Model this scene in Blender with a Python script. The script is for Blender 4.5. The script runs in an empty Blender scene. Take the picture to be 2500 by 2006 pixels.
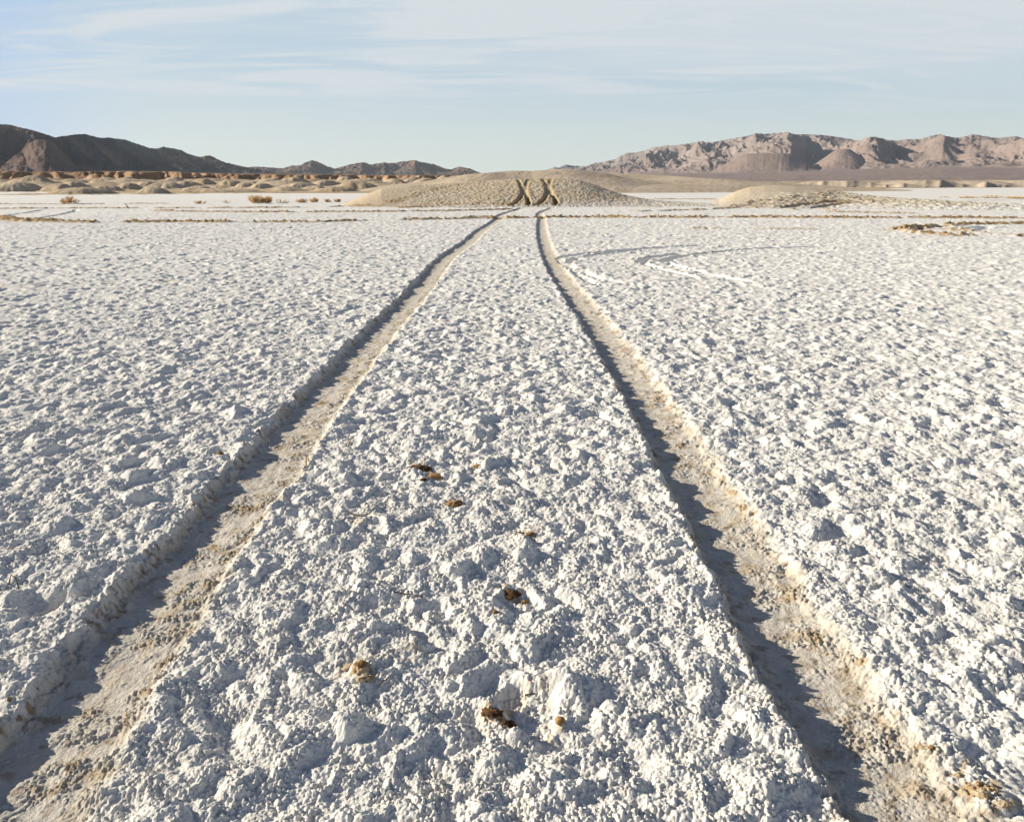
import bpy, math, random
import numpy as np
from concurrent.futures import ThreadPoolExecutor
R = math.radians
scene = bpy.context.scene
C = scene.collection
Q = 1.0                      # mesh step factor (1 = final density)

# ------------------------------------------------------------------ camera
CAM_H = 1.14; F = 1888.0; CX, CY = 1250.0, 1003.0
YH = 446.0
PITCH = math.atan((CY - YH) / F)
cam = bpy.data.cameras.new('camera'); camo = bpy.data.objects.new('camera', cam); C.objects.link(camo)
camo.location = (0, 0, CAM_H); camo.rotation_euler = (math.pi / 2 - PITCH, 0, 0)
cam.sensor_width = 36.0; cam.lens = F / 2500.0 * 36.0
cam.clip_start = 0.05; cam.clip_end = 60000
scene.camera = camo

# ------------------------------------------------------------------ light
SUN_EL = 20.5
SUN_AZ = -77.0               # degrees from +Y (view direction), negative = to the left
s_dir = (math.sin(R(SUN_AZ)) * math.cos(R(SUN_EL)), math.cos(R(SUN_AZ)) * math.cos(R(SUN_EL)), math.sin(R(SUN_EL)))
sun = bpy.data.lights.new('sun', 'SUN'); sun.energy = 4.1; sun.angle = R(0.55); sun.color = (1.0, 0.90, 0.72)
suno = bpy.data.objects.new('sun', sun); C.objects.link(suno)
from mathutils import Vector
suno.rotation_euler = Vector(s_dir).to_track_quat('Z', 'Y').to_euler()

world = bpy.data.worlds.new("World"); scene.world = world; world.use_nodes = True
wt = world.node_tree; wt.nodes.clear()
def N(t, ty, **kw):
    n = t.nodes.new(ty)
    for k, v in kw.items():
        if isinstance(k, str) and hasattr(n, k): setattr(n, k, v)
    return n
def L(t, a, b): t.links.new(a, b)
def setin(n, d):
    for k, v in d.items(): n.inputs[k].default_value = v
def math_node(t, op, a, b=None, c=None, clamp=False):
    n = t.nodes.new('ShaderNodeMath'); n.operation = op; n.use_clamp = clamp
    for i, v in enumerate((a, b, c)):
        if v is None: continue
        if isinstance(v, (int, float)): n.inputs[i].default_value = v
        else: t.links.new(v, n.inputs[i])
    return n.outputs[0]
def mix_col(t, fac, a, b, mode='MIX'):
    n = t.nodes.new('ShaderNodeMix'); n.data_type = 'RGBA'; n.blend_type = mode
    for i, v in ((0, fac), (6, a), (7, b)):
        if isinstance(v, (int, float)): n.inputs[i].default_value = v
        elif isinstance(v, tuple): n.inputs[i].default_value = v if len(v) == 4 else (*v, 1)
        else: t.links.new(v, n.inputs[i])
    return n.outputs[2]
def map_range(t, v, a, b, c=0.0, d=1.0, smooth=True):
    n = t.nodes.new('ShaderNodeMapRange'); n.interpolation_type = 'SMOOTHSTEP' if smooth else 'LINEAR'
    t.links.new(v, n.inputs[0])
    for i, x in enumerate((a, b, c, d)): n.inputs[i + 1].default_value = x
    return n.outputs[0]

def build_world():
    t = wt
    sky = N(t, 'ShaderNodeTexSky', sky_type='NISHITA', sun_disc=False)
    sky.sun_elevation = R(SUN_EL); sky.sun_rotation = R(SUN_AZ) % (2 * math.pi)
    sky.altitude = 500; sky.air_density = 1.0; sky.dust_density = 0.8; sky.ozone_density = 1.6
    tc = N(t, 'ShaderNodeTexCoord')
    sep = N(t, 'ShaderNodeSeparateXYZ'); L(t, tc.outputs['Generated'], sep.inputs[0])
    X, Y, Z = sep.outputs
    # high thin cloud sheet: directions projected on a far flat layer
    zz = math_node(t, 'ADD', math_node(t, 'MAXIMUM', Z, 0.0), 0.09)
    px = math_node(t, 'DIVIDE', X, zz); py = math_node(t, 'DIVIDE', Y, zz)
    comb = N(t, 'ShaderNodeCombineXYZ'); L(t, px, comb.inputs[0]); L(t, py, comb.inputs[1])
    def streak(rot, sx, sy, scale, detail, dist, seed):
        mp = N(t, 'ShaderNodeMapping'); L(t, comb.outputs[0], mp.inputs[0])
        setin(mp, {'Rotation': (0, 0, R(rot)), 'Scale': (sx, sy, 1), 'Location': (seed, seed * .7, seed)})
        n = N(t, 'ShaderNodeTexNoise'); L(t, mp.outputs[0], n.inputs['Vector'])
        setin(n, {'Scale': scale, 'Detail': detail, 'Roughness': 0.55, 'Distortion': dist})
        return n.outputs[0]
    broad = streak(12, .35, .9, 0.55, 4, .4, 3.1)
    wisp = streak(-22, .34, 1.1, 1.7, 10, 1.4, 7.7)
    fine = streak(33, .30, 1.5, 2.6, 10, 1.3, 1.9)
    # azimuth of the direction (radians from +Y, right positive) and elevation
    az = math_node(t, 'ARCTAN2', X, Y)
    veil_up = map_range(t, Z, 0.05, 0.20)
    veil_right = map_range(t, az, -0.55, 0.5)
    veil = math_node(t, 'MULTIPLY', veil_up, math_node(t, 'MULTIPLY_ADD', veil_right, 0.55, 0.4))
    m1 = map_range(t, broad, 0.33, 0.66)
    m2 = map_range(t, wisp, 0.46, 0.66)
    m3 = map_range(t, fine, 0.50, 0.70)
    cl = math_node(t, 'MULTIPLY', m1, 0.45)
    cl = math_node(t, 'ADD', cl, math_node(t, 'MULTIPLY', m2, 0.62))
    cl = math_node(t, 'ADD', cl, math_node(t, 'MULTIPLY', m3, 0.22))
    cl = math_node(t, 'MULTIPLY', cl, map_range(t, Z, 0.015, 0.12, 0.12, 1.0))
    cl = math_node(t, 'ADD', cl, math_node(t, 'MULTIPLY', veil, 0.55), clamp=True)
    hs = N(t, 'ShaderNodeHueSaturation'); L(t, sky.outputs[0], hs.inputs['Color']); setin(hs, {'Saturation': 0.62, 'Value': 1.0})
    base = mix_col(t, 1.0, hs.outputs[0], SKY_TINT, 'MULTIPLY')
    # thin high overcast lifts the open sky evenly before the streaks go over it
    lift = mix_col(t, SKY_LIFT, base, SKY_LIFT_COL)
    horizon = mix_col(t, map_range(t, Z, 0.0, 0.17, 0.8, 0.0), lift, SKY_HORIZON)
    left = mix_col(t, math_node(t, 'MULTIPLY', map_range(t, az, -0.38, -0.62), 0.62), horizon, SKY_LEFT)
    out = mix_col(t, cl, left, CLOUD_COL)
    # overhead, above the cloud bank, the sky is clear and deep
    high = mix_col(t, map_range(t, Z, 0.23, 0.45), out, mix_col(t, 1.0, hs.outputs[0], (.32, .385, .50), 'MULTIPLY'))
    below = mix_col(t, map_range(t, Z, -0.02, -0.1), high, (2.0, 1.8, 1.5))
    bg = N(t, 'ShaderNodeBackground'); L(t, below, bg.inputs[0]); bg.inputs[1].default_value = 0.1
    o = N(t, 'ShaderNodeOutputWorld'); L(t, bg.outputs[0], o.inputs[0])
SKY_TINT = (1.0, 1.0, 1.0); SKY_LIFT = 0.88; SKY_LIFT_COL = (1.95, 2.85, 3.65)
SKY_HORIZON = (4.15, 4.35, 3.8); SKY_LEFT = (1.75, 2.8, 4.9); CLOUD_COL = (3.55, 3.85, 4.05)
build_world()
vs = scene.view_settings
vs.view_transform = 'Standard'; vs.look = 'None'; vs.gamma = 1.0; vs.use_curve_mapping = False
vs.exposure = 0.92

# ------------------------------------------------------------------ pixel / world helpers (photo pixels 2500 x 2006)
cp, sp = math.cos(PITCH), math.sin(PITCH)
def ray(px, py):
    u = (np.asarray(px, float) - CX) / F; v = -(np.asarray(py, float) - CY) / F
    return u, cp + v * sp, -sp + v * cp          # x, y (forward), z
def on_plane(px, py, z=0.0):
    dx, dy, dz = ray(px, py); t = (z - CAM_H) / dz
    return dx * t, dy * t
def az_of(px, py=446.0):
    dx, dy, _ = ray(px, py); return np.arctan2(dx, dy)
def tan_el(px, py):
    dx, dy, dz = ray(px, py); return dz / np.hypot(dx, dy)
def skyline(pts):
    """pixel polyline -> (azimuths, tan elevations) for np.interp"""
    p = np.array(pts, float); return az_of(p[:, 0], p[:, 1]), tan_el(p[:, 0], p[:, 1])

# ------------------------------------------------------------------ noise
def _h(ix, iy, seed):
    with np.errstate(over='ignore'):
        h = ix.astype(np.uint32) * np.uint32(374761393) + iy.astype(np.uint32) * np.uint32(668265263) + np.uint32((seed * 2246822519) & 0xffffffff)
        h ^= h >> np.uint32(13); h *= np.uint32(1274126177); h ^= h >> np.uint32(16)
        h *= np.uint32(2654435761); h ^= h >> np.uint32(15)
    return h
_ang = np.linspace(0, 2 * np.pi, 256, endpoint=False)
_gx = np.cos(_ang).astype(np.float32); _gy = np.sin(_ang).astype(np.float32)
def perlin(x, y, seed=0):
    x = np.asarray(x, float); y = np.asarray(y, float)
    fx = np.floor(x); fy = np.floor(y)
    ix = fx.astype(np.int64); iy = fy.astype(np.int64)
    x = (x - fx).astype(np.float32); y = (y - fy).astype(np.float32)
    u = x * x * x * (x * (x * 6 - 15) + 10); v = y * y * y * (y * (y * 6 - 15) + 10)
    def g(dx, dy):
        k = _h(ix + dx, iy + dy, seed) & np.uint32(255)
        return _gx[k] * (x - dx) + _gy[k] * (y - dy)
    a = g(0, 0); b = g(1, 0); c = g(0, 1); d = g(1, 1)
    return 1.5 * (a + (b - a) * u + ((c + (d - c) * u) - (a + (b - a) * u)) * v)
def fbm(x, y, oct=4, seed=0, gain=0.5, lac=2.03):
    s = 0; a = 1.0; n = 0
    for i in range(oct):
        s = s + a * perlin(x, y, seed + i * 17); n += a; a *= gain; x = x * lac + 3.7; y = y * lac + 1.3
    return s / n
def ridged(x, y, oct=4, seed=0, gain=0.5, lac=2.07):
    s = 0; a = 1.0; n = 0; w = 1.0
    for i in range(oct):
        r = 1 - np.abs(perlin(x, y, seed + i * 23)) ; r = r * r
        s = s + a * r * w; w = np.clip(r * 1.3, 0, 1); n += a; a *= gain; x = x * lac + 5.1; y = y * lac + 9.2
    return s / n
def sstep(a, b, x):
    t = np.clip((x - a) / (b - a), 0, 1); return t * t * (3 - 2 * t)
def caps(x, y, cell, seed, presence, rmin=0.45, rmax=0.95, power=0.5):
    """field of rounded knobs: one jittered cap per cell, those whose draw exceeds `presence` shrink to nothing"""
    gx = x / cell; gy = y / cell
    ix = np.floor(gx).astype(np.int64); iy = np.floor(gy).astype(np.int64)
    out = np.zeros(x.shape, np.float32)
    inv = np.float32(1 / 65535.0)
    for dx in (-1, 0, 1):
        for dy in (-1, 0, 1):
            cx = ix + dx; cy = iy + dy
            h1 = _h(cx, cy, seed); h2 = _h(cx, cy, seed + 91)
            jx = (h1 & np.uint32(65535)).astype(np.float32) * inv; jy = (h1 >> np.uint32(16)).astype(np.float32) * inv
            q = (h2 & np.uint32(65535)).astype(np.float32) * inv; rr = (h2 >> np.uint32(16)).astype(np.float32) * inv
            d2 = ((cx - gx) + jx) ** 2 + ((cy - gy) + jy) ** 2
            r = (rmin + (rmax - rmin) * rr) * np.clip((presence - q) * 5, 0, 1)
            k = np.clip(1 - d2 / np.maximum(r * r, 1e-6), 0, 1)
            np.maximum(out, r * k ** power, out=out)
    return out * cell
def threaded(fn, *arrs, block=60000):
    n = arrs[0].size; idx = list(range(0, n, block))
    def job(i): return fn(*[a[i:i + block] for a in arrs])
    with ThreadPoolExecutor(4) as ex: res = list(ex.map(job, idx))
    return tuple(np.concatenate([r[k] for r in res]) for k in range(len(res[0])))

# ------------------------------------------------------------------ mesh helpers
def tag(o, label=None, cat=None, group=None, kind=None):
    if label: o['label'] = label
    if cat: o['category'] = cat
    if group: o['group'] = group
    if kind: o['kind'] = kind
    return o
def mesh_grid(name, X, Y, Z, col, mat, wrap=False):
    """X,Y,Z: (rows, cols) arrays; col: (rows, cols, 3) albedo"""
    nr, nc = X.shape
    co = np.stack([X, Y, Z], -1).reshape(-1, 3).astype(np.float32)
    idx = np.arange(nr * nc, dtype=np.int32).reshape(nr, nc)
    if wrap: idx = np.concatenate([idx, idx[:, :1]], 1)
    q = np.stack([idx[:-1, :-1], idx[:-1, 1:], idx[1:, 1:], idx[1:, :-1]], -1).reshape(-1, 4)
    return raw_mesh(name, co, q, mat, col.reshape(-1, 3) if col is not None else None)
def raw_mesh(name, co, q, mat, col=None, smooth=True, parent=None):
    k = q.shape[1]
    me = bpy.data.meshes.new(name)
    me.vertices.add(len(co)); me.vertices.foreach_set('co', np.ascontiguousarray(co, np.float32).ravel())
    me.loops.add(q.size); me.loops.foreach_set('vertex_index', np.ascontiguousarray(q, np.int32).ravel())
    me.polygons.add(len(q)); me.polygons.foreach_set('loop_start', np.arange(0, q.size, k, dtype=np.int32))
    me.update(calc_edges=True)
    if smooth: me.polygons.foreach_set('use_smooth', np.ones(len(q), bool))
    if col is not None:
        a = me.color_attributes.new('albedo', 'FLOAT_COLOR', 'POINT')
        c4 = np.ones((len(co), 4), np.float32); c4[:, :3] = col
        a.data.foreach_set('color', c4.ravel())
    me.materials.append(mat)
    o = bpy.data.objects.new(name, me); C.objects.link(o)
    if parent: o.parent = parent
    return o

def terrain_material(name, bumps, var=0.12, var_scale=8.0, rough=0.95, speck=None):
    """albedo from the mesh attribute, broken up by noise, with fine bump octaves (scale, distance)"""
    m = bpy.data.materials.new(name); m.use_nodes = True; t = m.node_tree
    bsdf = t.nodes['Principled BSDF']; bsdf.inputs['Roughness'].default_value = rough
    bsdf.inputs['Specular IOR Level'].default_value = 0.12
    at = N(t, 'ShaderNodeAttribute'); at.attribute_name = 'albedo'
    tc = N(t, 'ShaderNodeTexCoord')
    n = N(t, 'ShaderNodeTexNoise'); L(t, tc.outputs['Object'], n.inputs['Vector']); setin(n, {'Scale': var_scale, 'Detail': 6, 'Roughness': .65})
    f = map_range(t, n.outputs[0], 0.3, 0.7, 1 - var, 1 + var, False)
    col = t.nodes.new('ShaderNodeVectorMath'); col.operation = 'SCALE'
    L(t, at.outputs['Color'], col.inputs[0]); L(t, f, col.inputs['Scale'])
    c = col.outputs[0]
    if speck:
        n2 = N(t, 'ShaderNodeTexNoise'); L(t, tc.outputs['Object'], n2.inputs['Vector']); setin(n2, {'Scale': speck[0], 'Detail': 4, 'Roughness': .6})
        c = mix_col(t, math_node(t, 'MULTIPLY', map_range(t, n2.outputs[0], speck[1], speck[1] + .1), speck[2]), c, speck[3])
    L(t, c, bsdf.inputs['Base Color'])
    nrm = None
    for sc, dist in bumps:
        nb = N(t, 'ShaderNodeTexNoise'); L(t, tc.outputs['Object'], nb.inputs['Vector']); setin(nb, {'Scale': sc, 'Detail': 5, 'Roughness': .6})
        b = N(t, 'ShaderNodeBump'); b.inputs['Distance'].default_value = dist; L(t, nb.outputs[0], b.inputs['Height'])
        if nrm is not None: L(t, nrm, b.inputs['Normal'])
        nrm = b.outputs[0]
    if nrm is not None: L(t, nrm, bsdf.inputs['Normal'])
    return m

WHITE = np.array([0.80, 0.782, 0.745]); DIRTY = np.array([0.50, 0.455, 0.39])
TAN = np.array([0.50, 0.42, 0.29]); MUD = np.array([0.36, 0.24, 0.11]); DARK = np.array([0.15, 0.085, 0.035])
def lerp3(a, b, t): return a + (b - a) * t[..., None]

# ------------------------------------------------------------------ tracks and scars drawn on the playa
def cubic(t, p):
    """monotone-ish smooth interpolation through points (t increasing), evaluated lazily with np.interp on a fine table"""
    t = np.array(t); p = np.array(p)
    m = np.gradient(p, t)
    tf = np.linspace(t[0], t[-1], 4000); k = np.clip(np.searchsorted(t, tf) - 1, 0, len(t) - 2)
    h = t[k + 1] - t[k]; s = (tf - t[k]) / h
    pf = (2*s**3-3*s**2+1)*p[k] + (s**3-2*s**2+s)*h*m[k] + (-2*s**3+3*s**2)*p[k+1] + (s**3-s**2)*h*m[k+1]
    return tf, pf
K = 2500 / 2156
ys = [1730, 1600, 1500, 1400, 1290, 1200, 1110, 1010, 930, 850, 760, 690, 640, 590, 550, 510]
Lx = [-5, 88, 162, 234, 315, 382, 454, 544, 601, 667, 746, 808, 856, 900, 932, 985]
Rx = [1926, 1838, 1772, 1703, 1638, 1581, 1528, 1468, 1419, 1370, 1310, 1262, 1225, 1187, 1163, 1147]
left_px = [(x * K, y * K) for x, y in zip(Lx, ys)] + [(1178, 560), (1196, 549), (1212.5, 538), (1226, 524), (1239, 519), (1262, 512.5), (1278, 506), (1289, 500)]
right_px = [(x * K, y * K) for x, y in zip(Rx, ys)] + [(1324, 560), (1323, 545), (1323, 533), (1318, 523), (1325, 517), (1339, 511.5), (1351, 505), (1356, 499.5)]
def main_track(px):
    x, y = on_plane(np.array([p[0] for p in px]), np.array([p[1] for p in px]))
    # carry on behind the camera so that the track does not end in view from a step aside
    s = (x[1] - x[0]) / (y[1] - y[0])
    x = np.concatenate([[x[0] - s * 3.2], x]); y = np.concatenate([[y[0] - 3.2], y])
    tf, pf = cubic(y, x)
    w = 25; pf2 = np.convolve(np.pad(pf, w, 'edge'), np.ones(2 * w + 1) / (2 * w + 1), 'valid')
    pf = np.where(tf > 20, pf2 * .4 + pf * .6, pf2)
    return tf, pf, np.gradient(pf, tf)
MAIN = [main_track(left_px), main_track(right_px)]
MAIN_END = 39.3

def poly_world(px, z=0.0):
    x, y = on_plane(np.array([p[0] for p in px], float), np.array([p[1] for p in px], float), z); return np.stack([x, y], 1)
def poly_dist(x, y, P):
    """signed distance (right of travel positive) and normalised arc position to polyline P"""
    best = np.full(x.shape, 1e9); sd = np.zeros(x.shape); ts = np.zeros(x.shape)
    seg = P[1:] - P[:-1]; ln = np.hypot(seg[:, 0], seg[:, 1]); cum = np.concatenate([[0], np.cumsum(ln)])
    for i in range(len(seg)):
        ex, ey = seg[i] / ln[i]; rx = x - P[i, 0]; ry = y - P[i, 1]
        t = np.clip(rx * ex + ry * ey, 0, ln[i]); ddx = rx - t * ex; ddy = ry - t * ey
        d = np.hypot(ddx, ddy); m = d < best
        best = np.where(m, d, best); sd = np.where(m, np.where(rx * ey - ry * ex > 0, d, -d), sd); ts = np.where(m, (cum[i] + t), ts)
    return sd, best, ts, cum[-1]
# brown ridges of turned-up mud: (pixels, half width m, height m, strength)
RIDGES = [
    ([(-500, 534), (0, 537), (60, 541), (180, 544), (320, 543.5), (470, 543), (620, 543)], .10, .06, 1.0),
    ([(0, 533), (55, 538), (130, 541)], .12, .07, .9),
    ([(620, 543), (760, 543), (850, 541), (960, 538), (1080, 536), (1215, 534)], .07, .05, .8),
    ([(1240, 533), (1320, 532), (1460, 531.5), (1600, 532), (1720, 532), (1850, 531.5), (2000, 532.5), (2300, 533), (2500, 534), (3000, 536)], .10, .06, 1.0),
    ([(1135, 534), (1160, 533), (1210, 533)], .12, .06, 1.0),
    ([(390, 515), (430, 517), (500, 518), (620, 519), (760, 518.5), (900, 518), (1100, 516), (1244, 512)], .09, .055, .9),
    ([(-400, 511), (0, 510.5), (200, 509), (330, 509), (480, 509), (620, 508.5), (760, 507), (830, 505)], .09, .045, .8),
    ([(460, 510), (540, 507.5), (620, 507.5), (700, 508)], .08, .05, .6),
    ([(-400, 499), (0, 499), (150, 499.5), (300, 498), (400, 498)], .14, .05, .6),
    ([(980, 508), (1060, 506), (1140, 501), (1220, 500), (1245, 501)], .12, .06, .9),
    ([(1100, 508), (1180, 507), (1240, 506)], .10, .04, .6),
    ([(1290, 504), (1330, 501), (1345, 499)], .25, .07, .9),
    ([(1372, 499), (1420, 501), (1500, 505), (1620, 506)], .10, .04, .5),
    ([(1560, 517), (1640, 515), (1720, 512), (1800, 508), (1900, 504)], .08, .05, .5),
    ([(1600, 487), (1660, 487), (1740, 487)], .12, .06, .8),
    ([(1700, 514), (1800, 508), (1900, 503)], .10, .06, .6),
    ([(1930, 512), (1950, 517), (2034, 519), (2150, 521), (2260, 524), (2340, 527)], .10, .045, .6),
    ([(2000, 511), (2060, 518), (2160, 521)], .09, .04, .5),
    ([(2182, 563), (2210, 558), (2240, 554), (2294, 551), (2405, 548), (2500, 547), (2800, 545)], .10, .065, .9),
    ([(2192, 562), (2220, 568), (2260, 573), (2330, 576), (2420, 577), (2500, 577.5), (2800, 579)], .10, .06, .7),
    ([(2325, 562), (2350, 566), (2400, 569), (2440, 573)], .12, .06, .75),
    ([(2395, 571), (2420, 574), (2460, 576), (2500, 577)], .11, .045, .5),
    ([(1700, 559), (1830, 560), (1980, 561)], .10, .02, .35),
    ([(2200, 487), (2350, 490), (2520, 489)], .12, .03, .4),
]
# shallow wheel ruts of other turns: (pixels, half width, depth)
RUTS = [
    ([(1362, 630), (1395, 625), (1448, 618), (1530, 611), (1597, 606), (1656, 602), (1812, 597)], .06, .05),
    ([(1384, 641), (1400, 634), (1448, 624), (1530, 614), (1600, 608)], .06, .055),
    ([(1384, 640), (1395, 652), (1430, 668), (1460, 681), (1497, 688), (1540, 700)], .05, .018),
    ([(1368, 633), (1380, 645), (1400, 662), (1440, 690), (1500, 712)], .045, .02),
    ([(1566, 641), (1580, 632), (1620, 624), (1680, 620)], .06, .055),
    ([(1566, 640), (1590, 651), (1652, 667), (1700, 679), (1780, 690)], .045, .02),
    ([(1625, 640), (1640, 631), (1670, 625), (1730, 618), (1838, 608), (1920, 605), (2060, 600)], .06, .055),
    ([(1625, 641), (1650, 650), (1710, 665), (1760, 675), (1830, 691), (1870, 702)], .045, .022),
    ([(0, 529), (60, 521), (115, 511)], .07, .05),
    ([(95, 533), (150, 524), (184, 516), (186, 511)], .07, .05),
    ([(2196, 560), (2225, 557), (2260, 554), (2330, 551)], .13, .08),
    ([(2222, 565), (2240, 561), (2270, 556), (2340, 553), (2423, 551)], .10, .07),
    ([(2326, 562), (2350, 558), (2400, 555), (2430, 552)], .13, .08),
    ([(2370, 565), (2390, 560), (2430, 556), (2480, 553)], .08, .06),
]
RIDGES = [(poly_world(p), w * 1.7, h * 1.35, s) for p, w, h, s in RIDGES]
RUTS = [(poly_world(p), w * 1.15, h * (1.8 if h >= .05 else 1.4)) for p, w, h in RUTS]
# trampled / dug spots between the tracks: (px, py, radius m, depth m)
PITS = [(on_plane(px, py), r, d) for px, py, r, d in
        [(1290, 1735, .085, .022), (1215, 1690, .06, .018), (1270, 1480, .06, .018), (1060, 1500, .05, .016), (800, 1640, .06, .012),
         (905, 1300, .05, .016), (1080, 1182, .06, .012), (1320, 1325, .05, .012), (1030, 1910, .06, .012), (95, 1480, .07, .018), (240, 1450, .05, .014)]]

STAINS = [(on_plane(px, py), r, k) for px, py, r, k in
          [(872, 1650, .055, .9), (1020, 1150, .05, .6), (1110, 1230, .04, .5), (1280, 1306, .05, .6), (1250, 1450, .045, .8), (1225, 1755, .05, .9), (1345, 1790, .035, .6),
           (2410, 1960, .07, .9), (2340, 1895, .05, .7), (880, 1275, .045, .5), (1310, 1700, .05, .4), (1060, 1165, .04, .6), (1285, 1320, .05, .4), (1010, 1600, .06, .3)]]
def playa(x, y):
    """height and albedo of the salt flat"""
    r = np.hypot(x, y)
    n = x.size
    big = fbm(x * .9, y * .9, 3, 5)
    patch = fbm(x * 3.1, y * 3.1, 3, 11)
    z = 0.010 * big
    # --- where the wheel tracks are
    inside = np.zeros(n); rz = np.zeros(n); wall = np.zeros(n); bank = np.zeros(n); lipz = np.zeros(n)
    soilr = np.zeros(n); grit = np.zeros(n)
    for ti, (ty, tx, ts) in enumerate(MAIN):
        X0 = np.interp(y, ty, tx); sl = np.interp(y, ty, ts)
        m = (np.abs(x - X0) < .55 * np.sqrt(1 + sl * sl)) & (y < MAIN_END) & (y > ty[0])
        if not m.any(): continue
        xm, ym = x[m], y[m]
        ca = 1 / np.sqrt(1 + sl[m] ** 2)
        d = (xm - X0[m]) * ca
        s = ym / ca
        e1 = .012 * perlin(xm * 3, ym * 3, 30 + ti) + .020 * perlin(xm * 9, ym * 9, 31 + ti) + .008 * perlin(xm * 27, ym * 27, 33 + ti) + .002 * perlin(xm * 70, ym * 70, 34)
        e2 = .018 * perlin(xm * 5, ym * 5, 41 + ti) + .012 * perlin(xm * 17, ym * 17, 43 + ti) + .005 * perlin(xm * 55, ym * 55, 44)
        hw = .136
        a = sstep(-hw - .024, -hw + .022, d + e1)            # steep left wall
        hr = hw + (.035 if ti == 0 else 0.0)
        b = 1 - sstep(hr - .050, hr + .006, d + e2)            # gentler right bank
        ins = a * b
        floor = -.029 + .007 * perlin(xm * 2.2, ym * 2.2, 51) + .007 * fbm(xm * 14, ym * 14, 4, 52)
        floor = floor + .014 * sstep(-.02, .12, d)
        inside[m] = np.maximum(inside[m], ins); rz[m] = np.where(ins > .001, floor, rz[m])
        wl = np.exp(-((d + e1 + hw - .004) / .026) ** 2); wall[m] = np.maximum(wall[m], wl)
        bk = np.exp(-((d + e2 - hr + .024) / .030) ** 2); bank[m] = np.maximum(bank[m], bk)
        lipz[m] = np.maximum(lipz[m], .001 * np.exp(-((d + hw + .035) / .035) ** 2) + .004 * np.exp(-((d - hw - .03) / .04) ** 2))
        g = sstep(-.10, .08, d + .05 * perlin(xm * 4, ym * 4, 61)) * sstep(-.12, .3, fbm(xm * 4.5, ym * 9, 3, 63) + .12)
        grit[m] = np.maximum(grit[m], g * ins)
        soilr[m] = np.maximum(soilr[m], np.clip(ins * (.28 + .5 * g + .35 * sstep(.05, .35, fbm(xm * 7, ym * 7, 3, 64))), 0, 1))
    # --- other ruts and ridges
    rut2 = np.zeros(n); ridge = np.zeros(n); mud = np.zeros(n)
    for P, w, dep in RUTS:
        lo = P.min(0) - 1.2; hi = P.max(0) + 1.2
        m = (x > lo[0]) & (x < hi[0]) & (y > lo[1]) & (y < hi[1])
        if not m.any(): continue
        sd, dd, ts, tot = poly_dist(x[m], y[m], P)
        e = .02 * perlin(x[m] * 7, y[m] * 7, 71)
        k = (1 - sstep(w * .5, w * 1.5, dd + e)) * sstep(0, .25, ts + .1) * (1 - sstep(.7, 1, ts / tot)) * sstep(-.9, -.3, perlin(x[m] * 2.2, y[m] * 2.2, 75))
        rut2[m] = np.maximum(rut2[m], k * dep)
        rim = np.exp(-((dd + e - w * 2.0) / (w * .7)) ** 2) * (1 - .7 * sstep(.5, 1, ts / tot))
        lipz[m] = np.maximum(lipz[m], .010 * rim * (.4 + 1.2 * perlin(x[m] * 14, y[m] * 14, 74)))
        mud[m] = np.maximum(mud[m], .35 * rim * sstep(.1, .4, fbm(x[m] * 3, y[m] * 3, 3, 73)))
    for P, w, hh, st in RIDGES:
        lo = P.min(0) - 1.5; hi = P.max(0) + 1.5
        m = (x > lo[0]) & (x < hi[0]) & (y > lo[1]) & (y < hi[1])
        if not m.any(): continue
        xm, ym = x[m], y[m]
        sd, dd, ts, tot = poly_dist(xm, ym, P)
        e = w * .9 * perlin(xm * 1.3, ym * 1.3, 81) + w * .6 * perlin(xm * 5, ym * 5, 82)
        gap = sstep(-.42, .05, perlin(xm * .8, ym * .3, 83) + .5 * (st - .5) + .25 * perlin(xm * 4, ym * 4, 84))
        k = np.exp(-((sd + e) / w) ** 2) * gap
        cl = .35 + .9 * np.clip(perlin(xm * 9, ym * 9, 85) + .6 * perlin(xm * 22, ym * 22, 86), 0, 1.3)
        ridge[m] = np.maximum(ridge[m], k * hh * cl + .02 * k)
        kk = np.exp(-((sd + e) / (w * 1.5)) ** 2) * gap
        mud[m] = np.maximum(mud[m], np.clip(kk * st * 2.0 * (.65 + .6 * perlin(xm * 6, ym * 6, 87)), 0, 1))
    # --- salt crust: knobs on knobs
    out = 1 - inside
    lod1 = 1 - sstep(55, 95, r); lod2 = 1 - sstep(24, 42, r); lod3 = 1 - sstep(8, 14, r)
    wx = x + .018 * perlin(x * 9, y * 9, 91) + .006 * perlin(x * 33, y * 33, 93)
    wy = y + .018 * perlin(x * 9, y * 9, 92) + .006 * perlin(x * 33, y * 33, 94)
    pres = np.clip(.52 + .55 * patch + .25 * big, .08, .95)
    A = caps(wx, wy, .125, 101, pres * .50, .30, .66, 1.0) * .20
    B = caps(wx, wy, .066, 102, pres * .60, .35, .80, .9) * .30
    bfar = caps(x, y, .34, 103, pres * .5, .25, .5, 1.0) * .10 * sstep(12, 30, r)
    D = np.zeros(n); G = np.zeros(n)
    m = lod2 > 0
    if m.any():
        D[m] = caps(wx[m] * 1.0 + .003 * perlin(x[m] * 90, y[m] * 90, 95), wy[m], .029, 104, np.clip(pres[m] - .02, 0, 1), .35, .85, .9) * .12 * lod2[m]
    m = lod3 > 0
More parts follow.
